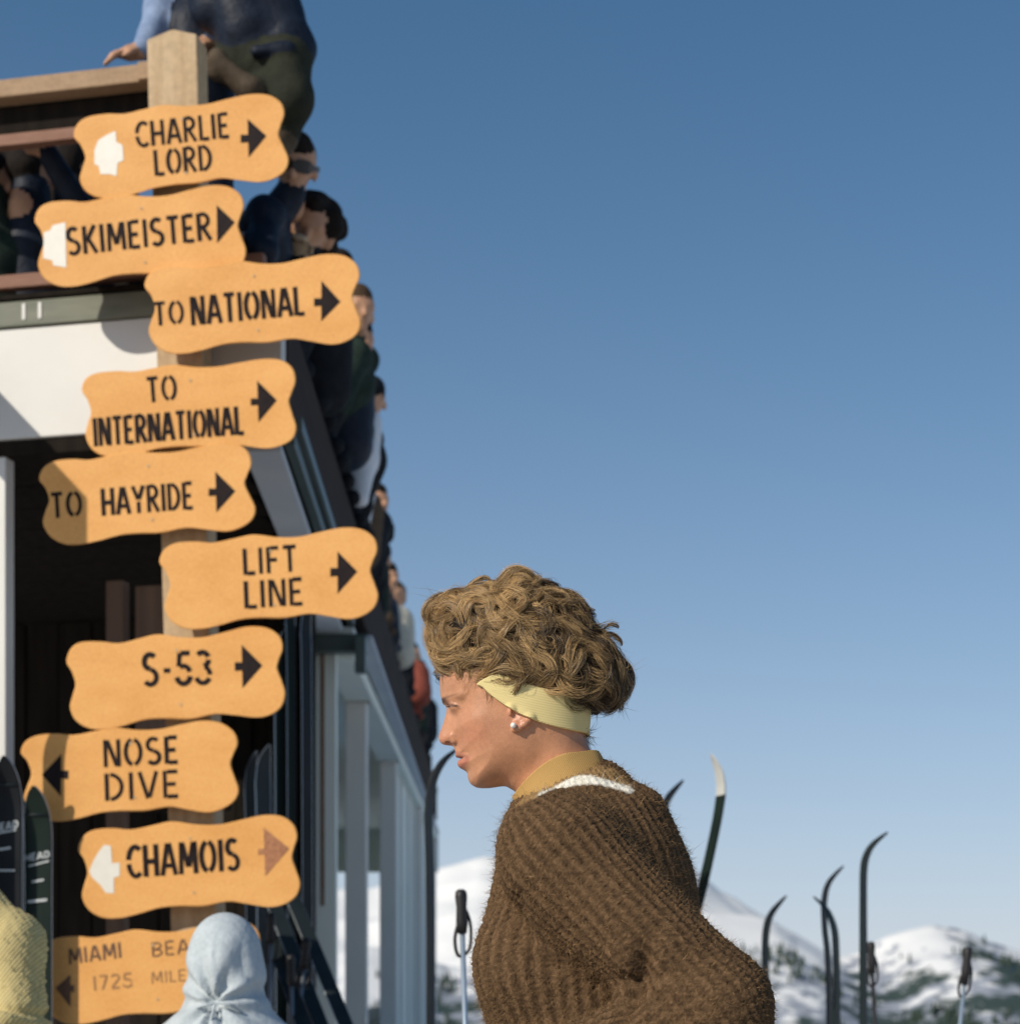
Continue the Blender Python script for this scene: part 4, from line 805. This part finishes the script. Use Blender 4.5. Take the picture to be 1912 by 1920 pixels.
def hand_pr(w, d, n, mi, sc=1.0, curl=.5):
    """palm and five fingers; w wrist, d direction of the fingers, n back-of-hand normal"""
    d, n = unit(d), unit(n); s = np.cross(n, d); p = [C(w, w+d*.03*sc, .026*sc, .03*sc, mi, .012), C(w+d*.05*sc-s*.026*sc, w+d*.05*sc+s*.026*sc, .021*sc, .021*sc, mi, .012)]
    for k, L in enumerate((.058,.068,.072,.062)):
        a = w+d*.072*sc+s*(-.033+.022*k)*sc; b = a+(d*math.cos(curl*.6)-n*math.sin(curl*.6))*L*.5*sc; e = b+(d*math.cos(curl*1.6)-n*math.sin(curl*1.6))*L*.5*sc
        p += [C(a, b, .0125*sc, .0115*sc, mi, .006), C(b, e, .0115*sc, .0095*sc, mi, .006)]
    a = w+d*.02*sc+s*.032*sc; b = a+unit(d*.6+s*.8-n*.2)*.034*sc; p += [C(a, b, .0145*sc, .0125*sc, mi, .008), C(b, b+unit(d*.9+s*.2-n*.3)*.03*sc, .0125*sc, .010*sc, mi, .006)]
    return p
def person(label, prims, mats, loc, h=.0105, wob=.0030, group='spectators on the sun deck', seed=1):
    e = empty('person', label, 'person', loc, group); body('body', prims, mats, e, h, .028, wob, seed); return e
def goggles(e, c, f, sc=1.0, up=(0,0,1)):
    f = unit(f); up = unit(np.asarray(up, float)); s = np.cross(up, f); up = np.cross(f, s); c = np.asarray(c)
    pts = [c+sc*(math.cos(a)*.098*f+math.sin(a)*.095*s+.008*up) for a in np.linspace(-1.25, 1.25, 13)]
    rings = []
    for i, q in enumerate(pts):
        hgt = .024*sc if 2 < i < 10 and i != 6 else .010*sc; o = unit(q-c-.008*sc*up)*.008*sc; rings.append(np.array([q-up*hgt-o*.3, q-up*hgt+o, q+up*hgt+o, q+up*hgt-o*.3]))
    V, Fc = loft(rings); mesh('sunglasses', V, Fc, glass_d, e, False)
# one person seated on the front rail, back towards the viewer
Ys = 6.42; q = lambda x, y, d=0.0: P(x, y, Ys+d)
pr = [C(q(470,60,.02), q(430,-70,.05), .125, .15, 0), C(q(535,78), q(490,-50,.02), .085, .12, 0), C(q(395,20,.02), q(385,-60,.03), .075, .09, 0), C(q(430,-90,.05), q(420,-200,.08), .15, .10, 0), C(q(545,75), q(560,95), .07, .06, 0),
      C(q(495,120,.02), q(450,115,.05), .10, .10, 1), C(q(535,120,-.02), q(545,190,-.05), .088, .078, 1), C(q(547,190,-.05), q(532,255,.02), .070, .055, 1), C(q(530,265), q(490,285,-.05), .048, .042, 2),
      C(q(535,170,.0), q(470,170,-.06), .06, .05, 1), C(q(468,165,-.1), q(412,122,-.11), .042, .038, 2), C(q(410,108,-.11), q(402,140,-.11), .030, .028, 2), C(q(480,95,-.1), q(540,92,-.1), .018, .018, 0, .02)]
pr += head_pr(q(420,-330,.08), (-.2,1,0), 3, 4, 'short')
e = person('person in a navy jacket seated on the deck rail beside the post top', pr, [navy, olive, leather, tanh, hair_d], q(520,200), seed=3, wob=.004); settle(e)
# person leaning on the rail in pale blue sleeves, left of the post
Yb = 6.62; q = lambda x, y, d=0.0: P(x, y, Yb+d)
pr = [C(q(318,-120), q(300,20,-.05), .068, .060, 0), C(q(300,20,-.05), q(272,88,-.14), .056, .042, 0), C(q(390,-200), q(395,60), .13, .12, 0), C(q(370,60), q(370,200), .13, .13, 1), C(q(350,200), q(340,520), .085, .06, 1), C(q(400,200), q(400,520), .085, .06, 1), C(q(420,-150), q(430,20), .06, .05, 0), C(q(430,20), q(400,80,-.1), .05, .04, 0), C(q(340,530), q(320,540,-.1), .05, .04, 1), C(q(400,530), q(400,540,-.1), .05, .04, 1)]
pr += hand_pr(q(262,98,-.15), (-.9,-.3,-.15), (0,-.3,1), 2, .95)+hand_pr(q(396,84,-.12), (-.9,-.3,-.1), (0,-.3,1), 2, .95)+head_pr(q(350,-330), (-.5,-.8,0), 2, 3, 'short')
e = person('person in a pale blue sleeve leaning a hand on the front rail', pr, [jeans, navy, tanh, hair_b], q(360,560), seed=5, wob=.003); settle(e)
def spectator(label, x, y, Y, f, mats, style, jk='s', body_px=(0,0), seed=1, lean=(0,0,1), hands=(), extra=(), gl=False, sc=1.0, legs=True):
    """seated at the side rail: head at pixel x, y; mats = skin, hair, jacket, trousers, hand"""
    c = P(x, y, Y); sh = c+np.array([-.04+body_px[0], .02, -.26]); hip = np.array([min(sh[0]-.10, -.95), Y+.10, max(DZ+.16, sh[2]-.45)])
    pr = head_pr(c, f, 0, 1, style, sc, lean)
    pr += [C(c+np.array([-.02,.01,-.10]), sh, .060, .075, 2, .012), C(sh+np.array([-.05,.15,.02]), sh+np.array([.05,-.15,.02]), .075, .075, 2, .05), C(sh+np.array([0,0,-.05]), hip, .13, .15, 2, .05)]
    for k, s in enumerate((-1, 1)):
        kn = hip+np.array([.14, .13*s-.18, .06]); ft = np.array([kn[0]-.03, kn[1]-.03, DZ+.06])
        if legs: pr += [C(hip+np.array([0,.1*s,0]), kn, .085, .068, 3), C(kn, ft, .062, .05, 3), C(ft, ft+np.array([.06,-.06,-.015]), .05, .04, 3)]
        a = sh+np.array([.05*-s, .15*-s*-1, .02]) if False else sh+np.array([-.05*s, .15*s, .01])
        hd = hands[k] if len(hands) > k else None; w = P(*hd) if hd else np.array([-.87, Y+.20*s-.05, 3.70]); el = (a+w)/2+np.array([.02, .06*s, -.11])
        pr += [C(a, el, .062, .052, 2), C(el, w, .05, .038, 2)]+(hand_pr(w, unit(w-el)*np.array([1,1,.5]), (.3,-.3,1), 4, 1.0) if hd else [])
    pr += list(extra); e = person(label, pr, mats, (hip[0], hip[1], DZ), seed=seed, h=.0115)
    if gl: goggles(e, c, f, sc, lean)
    settle(e); return e
sk = tanh
spectator('spectator in sunglasses with a dark jacket looking down from behind the top sign', 553, 312, 6.95, (.02,-1,-.45), [sk, hair_d, navy, olive, sk], 'short', seed=11, gl=True, body_px=(-.10,0), lean=(.22,-.4,1), hands=[(470,455,6.75),(500,420,7.3)])
spectator('spectator with dark curly hair resting the head on folded arms', 586, 432, 7.15, (-.02,-1,-.40), [sk, hair_d, black, black, mitt], 'curly', body_px=(-.06,0), seed=12, lean=(.40,-.3,1), hands=[(505,462,6.98),(560,480,7.1)])
spectator('brown haired spectator mostly hidden behind the TO NATIONAL sign', 668, 588, 8.4, (.5,-1,-.1), [sk, hair_b, green_c, black, black], 'short', seed=13)
spectator('spectator hunched in dark green below the TO NATIONAL sign', 668, 690, 9.0, (.8,-.5,-.5), [green_c, green_c, green_c, black, black], 'cap', seed=14, hands=[(600,720,8.6),(620,740,8.9)])
spectator('spectator in a dark cap shading the eyes with one hand', 694, 752, 9.7, (.3,-1,-.1), [sk, black, black, black, sk], 'cap', seed=15, hands=[(655,762,9.3),(640,790,9.6)])
spectator('spectator in a white parka hanging a sleeve over the rail', 676, 812, 10.4, (.4,-1,-.1), [white_c, white_c, white_c, black, black], 'cap', seed=16, extra=[C(P(690,795,9.2), P(672,860,9.1), .07, .10, 2), C(P(672,860,9.1), P(674,935,9.0), .10, .05, 2), C(P(672,860,9.1), P(664,830,10.2), .09, .12, 2)])
spectator('dark haired spectator in black leaning out above LIFT LINE', 704, 945, 11.6, (.7,-.8,0), [sk, hair_d, black, black, black], 'short', seed=17, extra=[C(P(700,985,11.4), P(690,1030,11.2), .12, .10, 2)])
spectator('spectator in a dark knitted cap right of the LIFT LINE sign', 712, 1050, 13.2, (.4,-1,0), [sk, black, brown_c, black, black], 'cap', seed=18)
spectator('spectator in a cream jacket with its back to the sky', 742, 1118, 14.6, (-.3,-1,0), [sk, hair_b, cream_c, black, black], 'short', seed=19, extra=[C(P(742,1170,14.3), P(748,1225,14.2), .15, .13, 2), C(P(728,1150,14.2), P(722,1200,14.1), .10, .10, 2)])
spectator('spectator in a rust red sweater at the far end of the deck', 772, 1228, 17.4, (.2,-1,0), [sk, hair_d, red_c, black, black], 'short', seed=20, extra=[C(P(776,1268,17.1), P(782,1300,17.0), .15, .14, 2)])
spectator('spectator in a black coat furthest along the deck rail', 790, 1300, 19.6, (.2,-1,0), [sk, hair_d, black, black, black], 'cap', seed=21, extra=[C(P(792,1335,19.3), P(796,1375,19.2), .17, .14, 2), C(P(794,1375,19.1), P(792,1410,19.0), .12, .08, 2)])
for k, (lab, x, y, Yk, ff, mt, st) in enumerate((
  ('spectator in black wedged between the two nearest faces and the TO NATIONAL sign', 622, 520, 7.8, (.9,-.4,-.4), [sk, hair_d, black, black, black], 'short'),
  ('bareheaded spectator in navy above the white parka', 668, 645, 8.7, (.6,-.8,-.2), [sk, hair_d, navy, black, black], 'short'),
  ('spectator in brown tweed just past the white parka', 690, 880, 11.0, (.3,-1,0), [sk, hair_b, brown_c, black, black], 'short'),
  ('spectator in dark green turned away, halfway along the rail', 706, 1000, 12.4, (-.9,-.3,0), [sk, hair_d, green_c, black, black], 'short'),
  ('spectator in navy beside the cream jacket', 728, 1085, 13.9, (.6,-.8,0), [sk, hair_d, navy, black, black], 'short'),
  ('spectator in black between the cream jacket and the rust red sweater', 758, 1180, 16.0, (.4,-1,0), [sk, hair_d, black, black, black], 'cap'),
  ('spectator in a green cap next to the rust red sweater', 784, 1262, 18.4, (.4,-1,0), [sk, green_c, green_c, black, black], 'cap'))):
    b_ = P(x, y+26, Yk-.2); spectator(lab, x, y, Yk, ff, mt, st, seed=40+k, extra=[C(b_+np.array([-.06,0,-.18]), b_+np.array([-.05,0,-.40]), .15, .13, 2)])
# people behind the front rail at upper left: only trousers, hands and coats show
def squatter(label, px, py, Y, mats, seed, style='cap', f_=(.2,1,0), hand=None):
    """sitting on the deck boards behind the rail, back to the viewer; head at px, py"""
    c = P(px, py, Y); sh = np.array([c[0], c[1]+.02, c[2]-.27]); hip = np.array([c[0], Y+.05, DZ+.13]); pr = head_pr(c, f_, 2, 4, style)
    pr += [C(c+np.array([0,-.035,-.07]), sh+np.array([0,-.03,0]), .072, .08, 0, .012), C(c+np.array([0,.03,-.09]), sh, .06, .07, 0, .012), C(sh-np.array([.15,0,0]), sh+np.array([.15,0,0]), .075, .075, 0, .05), C(sh, hip, .14, .15, 0, .05)]
    for s in (-1, 1):
        kn = hip+np.array([.16*s,.32,.12]); ft = kn+np.array([0,.12,-.16]); a = sh+np.array([.17*s,0,0]); w = P(*hand) if hand and s > 0 else hip+np.array([.22*s,.20,.16]); el = (a+w)/2+np.array([.08*s,-.02,-.05])
        pr += [C(hip+np.array([.08*s,0,0]), kn, .085, .065, 1), C(kn, ft, .06, .05, 1), C(a, el, .06, .05, 0), C(el, w, .05, .038, 0)]+hand_pr(w, unit(w-el), (.3*s,-.9,.2), 2)
    settle(person(label, pr, mats, (hip[0], hip[1], DZ), seed=seed, group='people sitting behind the front rail'))
squatter('person with one raised hand sitting behind the front rail at far left', 60, 335, 6.75, [navy, black, tanh, black, hair_d], 31, 'short', (.3,1,-.2), hand=(90,290,6.5))
squatter('person in black sitting behind the rail just left of the post', 142, 330, 6.95, [black, olive, tanh, black, hair_d], 32, 'short', (.4,1,0))
squatter('person in dark green hunched at the left edge behind the rail', -20, 345, 6.7, [green_c, cloth('grey_green_wool', (.10,.115,.075), (.15,.165,.11)), tanh, black, hair_d], 33, 'short')
# ------------------------------------------------------------------ foreground left: shoulder in yellow knit, hooded head in pale blue
def foreground():
    Yk = 4.55; s_ = lambda x, y, d=0.0: P(x, y, Yk+d); cx = s_(-95, 1850)[0]
    kn = knit('mustard_cable_knit', (.46,.36,.15), (.62,.51,.25), .008, .9, .9); trou = cloth('grey_wool_trousers', (.10,.10,.11))
    x = cx; pr = [C(s_(-60,1720), s_(20,1775,-.05), .085, .085, 0, .05), C(s_(18,1772,-.05), s_(28,1905,-.08), .080, .078, 0), C(s_(28,1905,-.08), s_(-30,1990,-.25), .070, .05, 0), C(s_(-200,1700), s_(-110,1690), .08, .09, 0, .05), C(s_(-230,1760), s_(-250,1900), .07, .06, 0), C(s_(-250,1900), s_(-190,2010,-.2), .06, .045, 0), C(s_(-105,1760), s_(-105,2050), .17, .16, 0, .05), C(s_(-105,2080), s_(-105,2120), .16, .16, 1)]
    for sg in (-1, 1):
        hp = np.array([x+.09*sg, Yk, .86]); ft = np.array([x+.11*sg, Yk, .08]); pr += [C(hp, (hp+ft)/2, .09, .068, 1), C((hp+ft)/2, ft, .065, .05, 1), C(ft, ft+np.array([0,-.14,-.03]), .05, .04, 3)]
    pr += hand_pr(s_(-34,1998,-.26), (-.5,-.6,-.4), (.3,-.9,.2), 2)+hand_pr(s_(-188,2016,-.21), (.4,-.7,-.4), (.3,-.9,.2), 2)+head_pr(s_(-150,1560), (-1,-.3,0), 2, 4, 'short')
    e = empty('person', 'person in a mustard yellow cable knit sweater at the lower left edge', 'person', (x, Yk, 0)); V, Q = solid(pr, .009, .03)
    c = V[Q].mean(1); D = np.stack([prim_d(p, (c[:,0],c[:,1],c[:,2])) for p in pr], 1); mi = np.array([p[5] for p in pr])[D.argmin(1)]
    u = V[:,0]/V[:,1]*F+CX; t = HY-(V[:,2]-CZ)/V[:,1]*F; sw = (V[:,2] > .85)&(V[:,2] < 1.42)
    a = u*.985+t*.17; b = t*.985-u*.17; nrm = np.zeros_like(V); A = V[Q]; fn = np.cross(A[:,2]-A[:,0], A[:,3]-A[:,1])
    for k in range(4): np.add.at(nrm, Q[:,k], fn)
    nrm /= np.linalg.norm(nrm, axis=1)[:,None]+1e-12
    dsp = .004*np.cos(a/13*6.283)*np.cos(b/11*6.283)+.018*np.exp(-((b-1880)/9)**2)-.014*np.exp(-((b-1862)/8)**2)+.014*np.exp(-((b-1912)/9)**2)-.012*np.exp(-((b-1897)/7)**2)
    mesh('body', V+nrm*(dsp*sw)[:,None], Q, [kn, trou, tanh, leather, hair_b], e, True, mi=mi); settle(e)
    # seated person with a pale blue hood, seen from behind
    Yh = 4.7; s_ = lambda x, y, d=0.0: P(x, y, Yh+d); hood = cloth('pale_blue_poplin', (.42,.465,.48), (.50,.545,.56), rough=.7); c = s_(424,1800)
    pr = [E(s_(421,1812), (.080,.110,.128), 0), C(s_(414,1776), s_(414,1880), .068, .084, 0, .05), C(s_(432,1778), s_(432,1880), .066, .080, 0, .05), C(s_(420,1880), s_(425,1960), .075, .12, 0, .04), C(s_(330,1985), s_(520,1990), .085, .085, 0, .05), C(s_(425,1990), s_(425,2280), .17, .17, 0, .05)]
    hipz = .56; bx = c[0]
    for sg in (-1, 1):
        hp = np.array([bx+.1*sg, Yh, hipz]); kn_ = hp+np.array([.03*sg,.42,.0]); ft = kn_+np.array([0,.02,-.46]); pr += [C(hp, kn_, .09, .07, 1), C(kn_, ft, .062, .05, 1), C(ft, ft+np.array([0,.15,-.03]), .05, .04, 2)]
        sh = s_(425+95*sg, 1995); el = sh+np.array([.08*sg,.05,-.26]); w = el+np.array([-.06*sg,.26,-.02]); pr += [C(sh, el, .075, .06, 0), C(el, w, .055, .045, 0)]+hand_pr(w, (0,1,-.1), (0,0,1), 3)
    pr += [E(s_(424,1805,.06), (.07,.07,.09), 3)]
    e = empty('person', 'seated person with a gathered pale blue hood in front of the lowest sign', 'person', (bx, Yh, 0)); V, Q = solid(pr, .006, .03)
    cc = V[Q].mean(1); D = np.stack([prim_d(p, (cc[:,0],cc[:,1],cc[:,2])) for p in pr], 1); mi = np.array([p[5] for p in pr])[D.argmin(1)]
    nrm = np.zeros_like(V); A = V[Q]; fn = np.cross(A[:,2]-A[:,0], A[:,3]-A[:,1])
    for k in range(4): np.add.at(nrm, Q[:,k], fn)
    nrm /= np.linalg.norm(nrm, axis=1)[:,None]+1e-12
    g_ = s_(402,1882,-.09); vx, vz = V[:,0]-g_[0], V[:,2]-g_[2]; rr = np.hypot(vx, vz); th = np.arctan2(vz, vx)
    fold = .010*np.cos(th*9+.8*np.sin(th*3))*np.exp(-((rr-.05)/.085)**2)*np.clip(rr/.03, 0, 1)-.022*np.exp(-(rr/.022)**2)+.006*np.cos(th*17+2)*np.exp(-(rr/.06)**2)
    fold += .0065*np.abs(np.sin((V[:,0]-g_[0]+.18*vz*np.sign(vx)*.6)*52+2.2*np.sin(vz*14)))*np.clip((.19-vz)/.08, 0, 1)*np.clip(vz/.05, 0, 1)
    mesh('body', V+nrm*(fold*(V[:,1] < Yh)*(V[:,2] > .85))[:,None], Q, [hood, black, leather, tanh], e, True, mi=mi)
    for pts in ([(402,1882,-.125),(380,1886,-.13),(362,1893,-.10)], [(404,1880,-.125),(430,1884,-.13),(452,1898,-.10)], [(403,1884,-.13),(398,1902,-.14),(392,1926,-.14)]):
        V2, F2 = tube(cr([s_(*p) for p in pts], 5), .0035); mesh('drawstring', V2, F2, hood, e)
    settle(e)
    bench = empty('bench', 'low plank bench under the seated hooded person', 'bench', (bx, Yh+.1, 0))
    for i in range(3): wbox('seat_plank', bx-.9, bx+.6, Yh-.2+i*.125, Yh-.2+i*.125+.115, .40, .44, M['wood_h'], bench)
    for xx_ in (bx-.75, bx+.45): wbox('leg', xx_, xx_+.07, Yh-.15, Yh+.12, 0, .399, M['wood'], bench)
    settle(bench)
foreground()
# ------------------------------------------------------------------ skis and poles
M['ski_green'] = mat('dark_green_ski_lacquer', (.010,.018,.015), (.018,.028,.022), rough=.5, scale=6, spec=.12)
M['ski_black'] = mat('black_ski_lacquer', (.008,.010,.012), (.016,.018,.02), rough=.5, scale=6, spec=.12)
M['ski_blue'] = mat('blue_grey_ski_base', (.014,.020,.022), (.026,.034,.037), rough=.45, scale=6, spec=.2)
M['ski_base'] = mat('pale_ski_tip_base', (.50,.50,.47), (.60,.60,.56), rough=.4, scale=20)
M['edge'] = mat('steel_edge', (.38,.40,.42), rough=.3, metal=.9, scale=20)
M['print'] = mat('white_ski_lettering', (.62,.64,.62), (.5,.52,.5), rough=.5, scale=80)
M['grip'] = mat('black_rubber_grip', (.010,.009,.009), (.02,.018,.018), rough=.5, scale=50)
M['shaft'] = mat('pale_blue_alloy', (.34,.42,.50), (.40,.48,.55), rough=.35, metal=.5, scale=10)
def ski(label, pts, Y, wv, m, th=.011, tip=None, group='skis standing in the snow', edge=True, lean=0.0, cat='ski', tipm='ski_base'):
    """pts: pixel polyline from the ground up to the tip (the side curve); wv: vector across the ski"""
    px = cr(pts, 7); Yv = Y+lean*np.linspace(1, 0, len(px)); p = np.array([P(a[0], a[1], y) for a, y in zip(px, Yv)]); wv = np.asarray(wv, float)
    n = len(p); t = np.gradient(p, axis=0); t /= np.linalg.norm(t, axis=1)[:,None]; L = np.concatenate([[0], np.cumsum(np.linalg.norm(np.diff(p, axis=0), axis=1))]); rem = L[-1]-L
    e = empty('ski', label, cat, p[0], group); wd_ = np.interp(rem, [0,.03,.08,.16,.3], [.10,.55,.9,1.06,1.0]); R = []
    for i in range(n):
        nn = np.cross(t[i], unit(wv)); nn /= np.linalg.norm(nn)+1e-9; w = wv*wd_[i]/2; hh = nn*th*(.55+.45*min(rem[i]/.5, 1))/2
        R.append(np.array([p[i]-w-hh, p[i]+w-hh, p[i]+w*.93+hh, p[i]-w*.93+hh]))
    cut = int(np.searchsorted(-rem, -.17)) if tip else n
    V, Fc = loft(R[:min(cut+1, n)]); mesh('top_sheet', V, Fc, m, e, False)
    if tip: V, Fc = loft([r for r in R[cut:]]); mesh('tip', V, Fc, M[tipm], e, False)
    if edge:
        for s in (0, 1):
            q = np.array([r[s]*.985+r[3-s]*.015 for r in R[:min(cut+1, n)]]); V, Fc = tube(q, .0018, 4); mesh('steel_edge', V, Fc, M['edge'], e, False)
    settle(e); return e, R
def gnd(x, y, Y): return (x, HY+CZ*F/Y)
# behind the woman, right hand side
def tail(x, Y): return (x, HY+(CZ+.02)*F/Y)
ski('dark ski with a pale tip bent left, leaning behind the woman', [tail(1205,7.0),(1262,1900),(1318,1660),(1340,1560),(1349,1510),(1352,1480),(1349,1452),(1341,1430),(1332,1414)], 7.0, (.024,-.066,0), M['ski_green'], tip=True, edge=False)
ski('thin dark ski tip showing over the woman\'s back', [tail(1228,7.6),(1232,1750),(1236,1580),(1242,1525),(1254,1494),(1281,1463)], 7.6, (.032,.066,0), M['ski_black'], edge=False)
ski('dark ski with its tip curving right, nearest the brown sleeve', [tail(1438,8.5),(1436,1900),(1434,1790),(1437,1740),(1448,1710),(1474,1680)], 8.5, (.036,.064,0), M['ski_green'], edge=False)
ski('dark ski of a crossed pair, its tip curving right', [tail(1556,8.2),(1554,1860),(1546,1740),(1545,1690),(1554,1655),(1581,1624)], 8.2, (.032,.066,0), M['ski_black'], edge=False)
ski('dark ski of a crossed pair, its tip curving left', [tail(1566,8.0),(1568,1880),(1567,1790),(1564,1745),(1553,1712),(1540,1695),(1525,1682)], 8.0, (.036,.064,0), M['ski_green'], edge=False)
ski('tall straight ski with its tip curving right, right of the crossed pair', [tail(1616,7.4),(1618,1850),(1618,1700),(1619,1630),(1626,1600),(1640,1580),(1664,1561)], 7.4, (.036,.064,0), M['ski_green'], edge=False)
ski('tall dark ski standing at the far end of the porch', [tail(806,6.2),(807,1850),(806,1650),(803,1530),(808,1480),(818,1448),(834,1424),(858,1404)], 6.2, (.018,.07,0), M['ski_black'], edge=False)
def pole(label, top, bot, Y, m, grip_len=.13, strap=True, r=.0075, lean=0.0):
    a = P(*top, Y); b = P(*bot, Y+lean); d = unit(b-a); z = 0.02; end = a+d*((a[2]-z)/-d[2]) if d[2] < -.2 else b
    e = empty('ski_pole', label, 'ski pole', end, 'ski poles standing in the snow')
    V, Fc = tube([a+d*grip_len*.9, end], r); mesh('shaft', V, Fc, m, e)
    g_ = [a+d*s for s in (0, .006, .02, .05, .09, grip_len)]; V, Fc = tube(g_, [.008, .0155, .0175, .0145, .017, .0125], 10); mesh('grip', V, Fc, M['grip'], e)
    if strap:
        c = a+d*.03; sd = np.array([1,.2,0]); V, Fc = tube(cr([c, c+sd*.022+d*.06, c+sd*.018+d*.13, c-sd*.012+d*.15, c-sd*.020+d*.10, c+d*.035], 5), .005, 6); mesh('strap', V, Fc, M['grip'], e)
    bk = end-d*.09; V, Fc = tube([bk+np.array([math.cos(q)*.055, math.sin(q)*.055, 0]) for q in np.linspace(0, 6.283, 17)], .004, 6); mesh('basket', V, Fc, M['grip'], e); settle(e)
pole('pale ski pole with a black grip and strap left of the woman', (864,1668), (872,1915), 4.9, M['shaft'], .12)
pole('ski pole with its black grip hung beside the tall straight ski', (1632,1766), (1640,1920), 7.3, M['grip'], .13)
pole('pale ski pole with a black grip at the lower right corner', (1815,1776), (1800,1920), 6.6, M['shaft'], .14)
# lower left: a pair of lacquered skis face on beside the signs, and one taller out of the frame
def face_ski(label, cxp, top, Y, m, text=(), width=.086, lean=.0):
    e = empty('ski', label, 'ski', P(cxp, 1900, Y)*np.array([1,1,0]), 'skis propped beside the sign post'); R = []; tipz = P(cxp, top, Y)[2]; x0 = P(cxp, 1700, Y)[0]
    for z in np.concatenate([np.linspace(.01, tipz-.22, 12), tipz-.22+.22*np.linspace(.1, 1, 12)]):
        rem = tipz-z; w = width/2*np.interp(rem, [0,.012,.04,.08,.13,.3], [.10,.36,.68,.90,1.0,.97]); back = -.055*np.clip(1-rem/.2, 0, 1)**2; x = x0+lean*(z-tipz)
        R.append(np.array([(x-w,Y+back+.10*(tipz-z)*0,z),(x+w,Y+back,z),(x+w*.95,Y+back-.010,z),(x-w*.95,Y+back-.010,z)]))
    V, Fc = loft(R); o = mesh('top_sheet', V, [f[::-1] for f in Fc], m, e, False)
    for s in (0, 1): V, Fc = tube(np.array([r[s] for r in R]), .002, 4); mesh('steel_edge', V, Fc, M['edge'], e, False)
    c = R[-8].mean(0); V, Fc = tube([R[-6][3]+np.array([0,-.002,0]), R[-6][2]+np.array([0,-.002,0])], .0035, 5); mesh('tip_band', V, Fc, M['ski_blue'], e)
    for (wd_, xx_, yy_, xe, ye, cap) in text:
        V = []; Fc = []; adv = [GL[k][0]+.13 for k in wd_]; sx = (xe-xx_)/(sum(adv)-.13); pen = 0
        for k, a in zip(wd_, adv):
            for st in GL[k][1]:
                q = np.array([((pen+s[0])*sx, s[1]*cap) for s in st]); l, r_ = stroke_poly(q, .2*cap); b = len(V); n = len(q)
                for w in np.concatenate([l, r_]): pt = P(xx_+w[0], yy_+(ye-yy_)*w[0]/(xe-xx_)-w[1], Y-.0125); V.append(pt)
                Fc += [(b+i, b+n+i, b+n+i+1, b+i+1) for i in range(n-1)]
            pen += a
        mesh('lettering', np.array(V), Fc, M['print'], e, False)
    return e
def bars(e, lst, Y):
    for (x0, y0, x1, y1, h_) in lst:
        mesh('print_bar', np.array([P(x0,y0,Y),P(x1,y1,Y),P(x1,y1-h_,Y),P(x0,y0-h_,Y)]), [(0,1,2,3)], M['print'], e, False)
e = face_ski('left one of the pair of dark lacquered skis with white lettering', 17, 1422, 5.90, M['ski_black'], [('HEAD',-12,1560,34,1552,14)], .088); bars(e, [(-14,1566,30,1558,3),(-8,1596,20,1592,4),(-4,1634,27,1634,3)], 5.887); settle(e)
e = face_ski('right one of the pair of dark lacquered skis, overlapping the NOSE DIVE sign', 72, 1478, 5.94, M['ski_green'], [('HEAD',46,1616,93,1608,13)], .090); bars(e, [(54,1626,92,1616,3),(60,1656,82,1652,4),(52,1694,88,1690,5)], 5.927); settle(e)
e = face_ski('taller ski propped just outside the left edge of the picture', -72, 1190, 5.80, M['ski_green'], (), .085); settle(e)
# skis and poles leaning against the dark corner wall
for k, (lab, x, top, Yk, mm, ww) in enumerate((('ski with an upturned tip against the dark corner wall', 468, 1408, 7.30, 'ski_blue', .034), ('broader ski with an upturned tip against the dark corner wall', 492, 1396, 7.26, 'ski_blue', .05), ('narrow ski edge on, standing in the dark corner', 521, 1180, 7.40, 'ski_green', .03), ('ski edge on with a bright steel edge in the dark corner', 543, 1100, 7.42, 'ski_green', .03), ('last ski edge on beside the grey end wall', 572, 1120, 7.44, 'ski_black', .035))):
    ski(lab, [tail(x+6,Yk),(x+3,1900),(x+1,top+150),(x,top+70),(x+3,top+30),(x+12,top)], Yk, (ww,.06,0), M[mm], group='skis against the dark corner wall')
for k, (lab, a, b, Yk) in enumerate((('ski slanting to the lower right under the CHAMOIS sign', (512,1690), (600,1915), 6.9), ('second slanting ski beside the grey end wall', (548,1680), (640,1900), 6.95), ('slanting ski lowest in the dark corner', (520,1780), (572,1930), 6.8))):
    A, B = P(*a, Yk), P(*b, Yk-.35); d = unit(B-A); B = A+d*((A[2]-.02)/-d[2]); e = empty('ski', lab, 'ski', B, 'skis fallen aslant in the dark corner'); w = np.array([.022,.02,.01]); hh = np.array([0,.006,0])
    V, Fc = loft([np.array([q-w*s-hh, q+w*s-hh, q+w*s+hh, q-w*s+hh]) for q, s in ((B,1),((A+B)/2,.9),(A,1),(A-d*.08,.7),(A-d*.13,.15))]); mesh('top_sheet', V, Fc, M['ski_blue'], e, False)
    V, Fc = tube([B-w, A-w], .003, 4); mesh('steel_edge', V, Fc, M['edge'], e, False); settle(e)
for k, (lab, a, b, Yk) in enumerate((('ski pole standing close to the hooded head', (508,1712), (505,1915), 6.6), ('short ski pole standing lowest in the dark corner', (545,1790), (548,1915), 6.5), ('ski pole leaning right in the dark corner', (575,1760), (560,1915), 6.6))):
    pole(lab, a, b, Yk, M['metal'], .11, k != 1)
